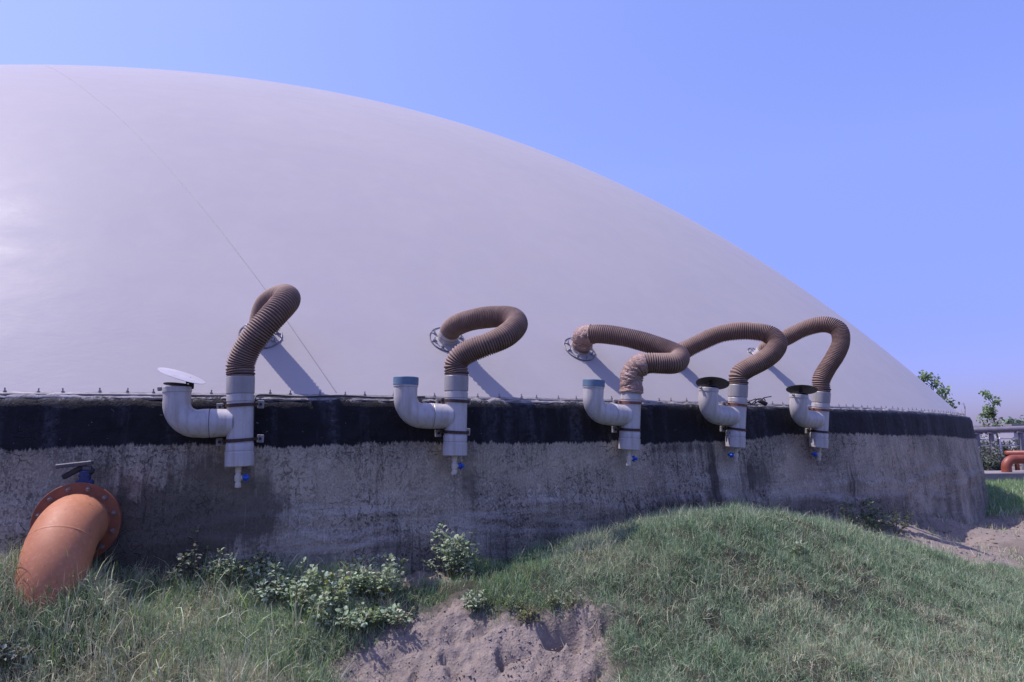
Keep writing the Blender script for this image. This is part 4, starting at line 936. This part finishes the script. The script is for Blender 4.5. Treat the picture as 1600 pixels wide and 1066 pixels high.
# long arching blades
n = 4200; x, y = scatter(n, -4.2, -1.05, 3.6, 5.4, rnd); k = outside_tank(x, y, .02) & (rnd.random(n) < np.clip(fbm(x*4, y*4, 3, 75)*3-1, .05, 1)); x, y = x[k], y[k]; n = len(x)
blades('tall_grass', x, y, rnd.uniform(.14, .30, n), rnd.uniform(.004, .0075, n), np.abs(rnd.normal(.22, .18, n)), np.abs(rnd.normal(1.3, .8, n)), palette(n, rnd, [PALE, GREEN, LIME, STRAW], [4, 2, 1, 3]), 76, 'long pale arching grass stalks beside the orange pipe')
n = 30000; x, y = scatter(n, .2, 6.0, 3.4, 7.0, rnd); k = outside_tank(x, y, .02) & ~bare_mask(x, y); x, y = x[k], y[k]; n = len(x)
blades('grass_stalks', x, y, rnd.uniform(.07, .17, n), rnd.uniform(.0013, .0024, n), np.abs(rnd.normal(.8, .4, n)), rnd.normal(.6, 1.6, n), palette(n, rnd, [PALE, BLUEG, STRAW], [4, 3, 2.5]), 77, 'thin pale stalks standing above the mound grass')
n = 30000; x, y = scatter(n, -4.6, -.6, 3.2, 5.3, rnd); k = outside_tank(x, y, .02) & ~bare_mask(x, y) & (rnd.random(n) < np.clip(fbm(x*3, y*3, 3, 175)*3-.8, .1, 1)); x, y = x[k], y[k]; n = len(x)
blades('straw_stalks', x, y, rnd.uniform(.08, .20, n), rnd.uniform(.0014, .0026, n), np.abs(rnd.normal(.8, .45, n)), rnd.normal(.6, 1.8, n), palette(n, rnd, [PALE, STRAW, DRY], [3, 4, 2]), 176, 'tangled straw stalks lying over the grass at the left')
gp_ = ground_pt(62, 958); n = 2600; x = gp_[0]+rnd.normal(0, .22, n); y = gp_[1]+rnd.normal(-.02, .10, n)
blades('pipe_foot_grass', x, y, rnd.uniform(.08, .19, n), rnd.uniform(.0025, .005, n), np.abs(rnd.normal(.45, .3, n)), rnd.normal(.8, 1.2, n), palette(n, rnd, [PALE, GREEN, STRAW, DARKG], [3, 3, 2, 1.5]), 177, 'scrubby grass hiding the foot of the orange pipe')
# right: dry tufts on sand and the greener verge beyond
n = 150000; x, y = scatter(n, 3.5, 17, 6.3, 19, rnd); den = np.clip(fbm(x*1.2, y*1.2, 4, 79)*3.2-1.25, .0, 1)*np.where(bare_mask(x, y), .30, 1.0); k = (rnd.random(n) < den) & outside_tank(x, y, .02) & (x < y*.95+1) & (y < 13+.5*np.sin(x*2)); x, y = x[k], y[k]; n = len(x)
blades('sand_grass', x, y, rnd.uniform(.05, .13, n), rnd.uniform(.004, .007, n), np.abs(rnd.normal(.5, .35, n)), rnd.normal(.5, .7, n), palette(n, rnd, [STRAW, DRY, GREEN, BLUEG, PALE], [3, 3, 2.5, 2, 1]), 78, 'sparse yellowing grass on the sandy ground at the right', segs=2)
n = 70000; x, y = scatter(n, 7.5, 17, 11.6, 19.2, rnd); k = outside_tank(x, y, .02) & (x < y*.95+1) & (rnd.random(n) < np.clip(fbm(x, y, 3, 83)*2.6-.6, .1, 1)); x, y = x[k], y[k]; n = len(x)
blades('verge_grass', x, y, rnd.uniform(.10, .24, n), rnd.uniform(.008, .014, n), np.abs(rnd.normal(.35, .25, n)), rnd.normal(.6, .6, n), palette(n, rnd, [GREEN, BLUEG, LIME, PALE], [5, 3, 2, 1.5]), 79, 'taller green grass beyond the tank corner, in front of the slab', segs=2)
# creeping stems and root threads on the bank
n = 2200; x, y = scatter(n, -1.3, 1.1, 3.8, 4.75, rnd); k = bare_mask(x, y) & (rnd.random(n) < np.clip(fbm(x*3, y*3, 3, 87)*3-1.2, .02, 1)); x, y = x[k], y[k]; n = len(x)
blades('runners', x, y, rnd.uniform(.03, .12, n), rnd.uniform(.0018, .003, n), np.full(n, 1.3)+rnd.normal(0, .25, n), rnd.normal(.3, .4, n), palette(n, rnd, [DRY, STRAW, DARKG], [3, 2, 2]), 80, 'dry runners and root threads lying on the bare soil bank', zoff=.008)

# loose clods and crumbs of earth
rnd = np.random.default_rng(91); ico = []
import bmesh
bm = bmesh.new(); bmesh.ops.create_icosphere(bm, subdivisions=1, radius=1); bm.verts.ensure_lookup_table()
IV = np.array([v.co[:] for v in bm.verts]); IF = np.array([[v.index for v in f.verts] for f in bm.faces]); bm.free()
def clods(name, n, x0, x1, y0, y1, smin, smax, label, seed):
    rnd = np.random.default_rng(seed); x, y = scatter(n, x0, x1, y0, y1, rnd); k = bare_mask(x, y) & outside_tank(x, y, .02) & (rnd.random(n) < np.clip(fbm(x*4, y*4, 3, seed)*2.6-.7, .08, 1)); x, y = x[k], y[k]; n = len(x)
    z = height(x, y); sz = smin+(smax-smin)*rnd.random(n)**4; sc = sz[:, None]*rnd.uniform(.6, 1.25, (n, 3))*np.array([1, 1, .55])
    V = IV[None]*(1+rnd.normal(0, .17, (n, len(IV), 1))); V = V*sc[:, None]; a = rnd.uniform(0, 6.28, n); c, s_ = np.cos(a)[:, None], np.sin(a)[:, None]
    V = np.stack([V[..., 0]*c-V[..., 1]*s_, V[..., 0]*s_+V[..., 1]*c, V[..., 2]], -1)+np.stack([x, y, z+sz*.02], -1)[:, None]
    me = mesh_np(name, V.reshape(-1, 3), (IF[None]+(np.arange(n)*len(IV))[:, None, None]).reshape(-1, 3), True); attr(me, 'litter_shade', np.zeros(len(me.vertices)))
    tag(link(name, me, MAT['ground']), label, None, kind='stuff')
clods('soil_clods', 30000, -1.6, 1.5, 3.3, 5.2, .002, .010, 'loose crumbs and clods of earth on the bare bank', 93)
clods('soil_clods', 9000, 3.5, 9.5, 6.0, 12.5, .005, .035, 'scattered clods on the sandy ground at the right', 95)
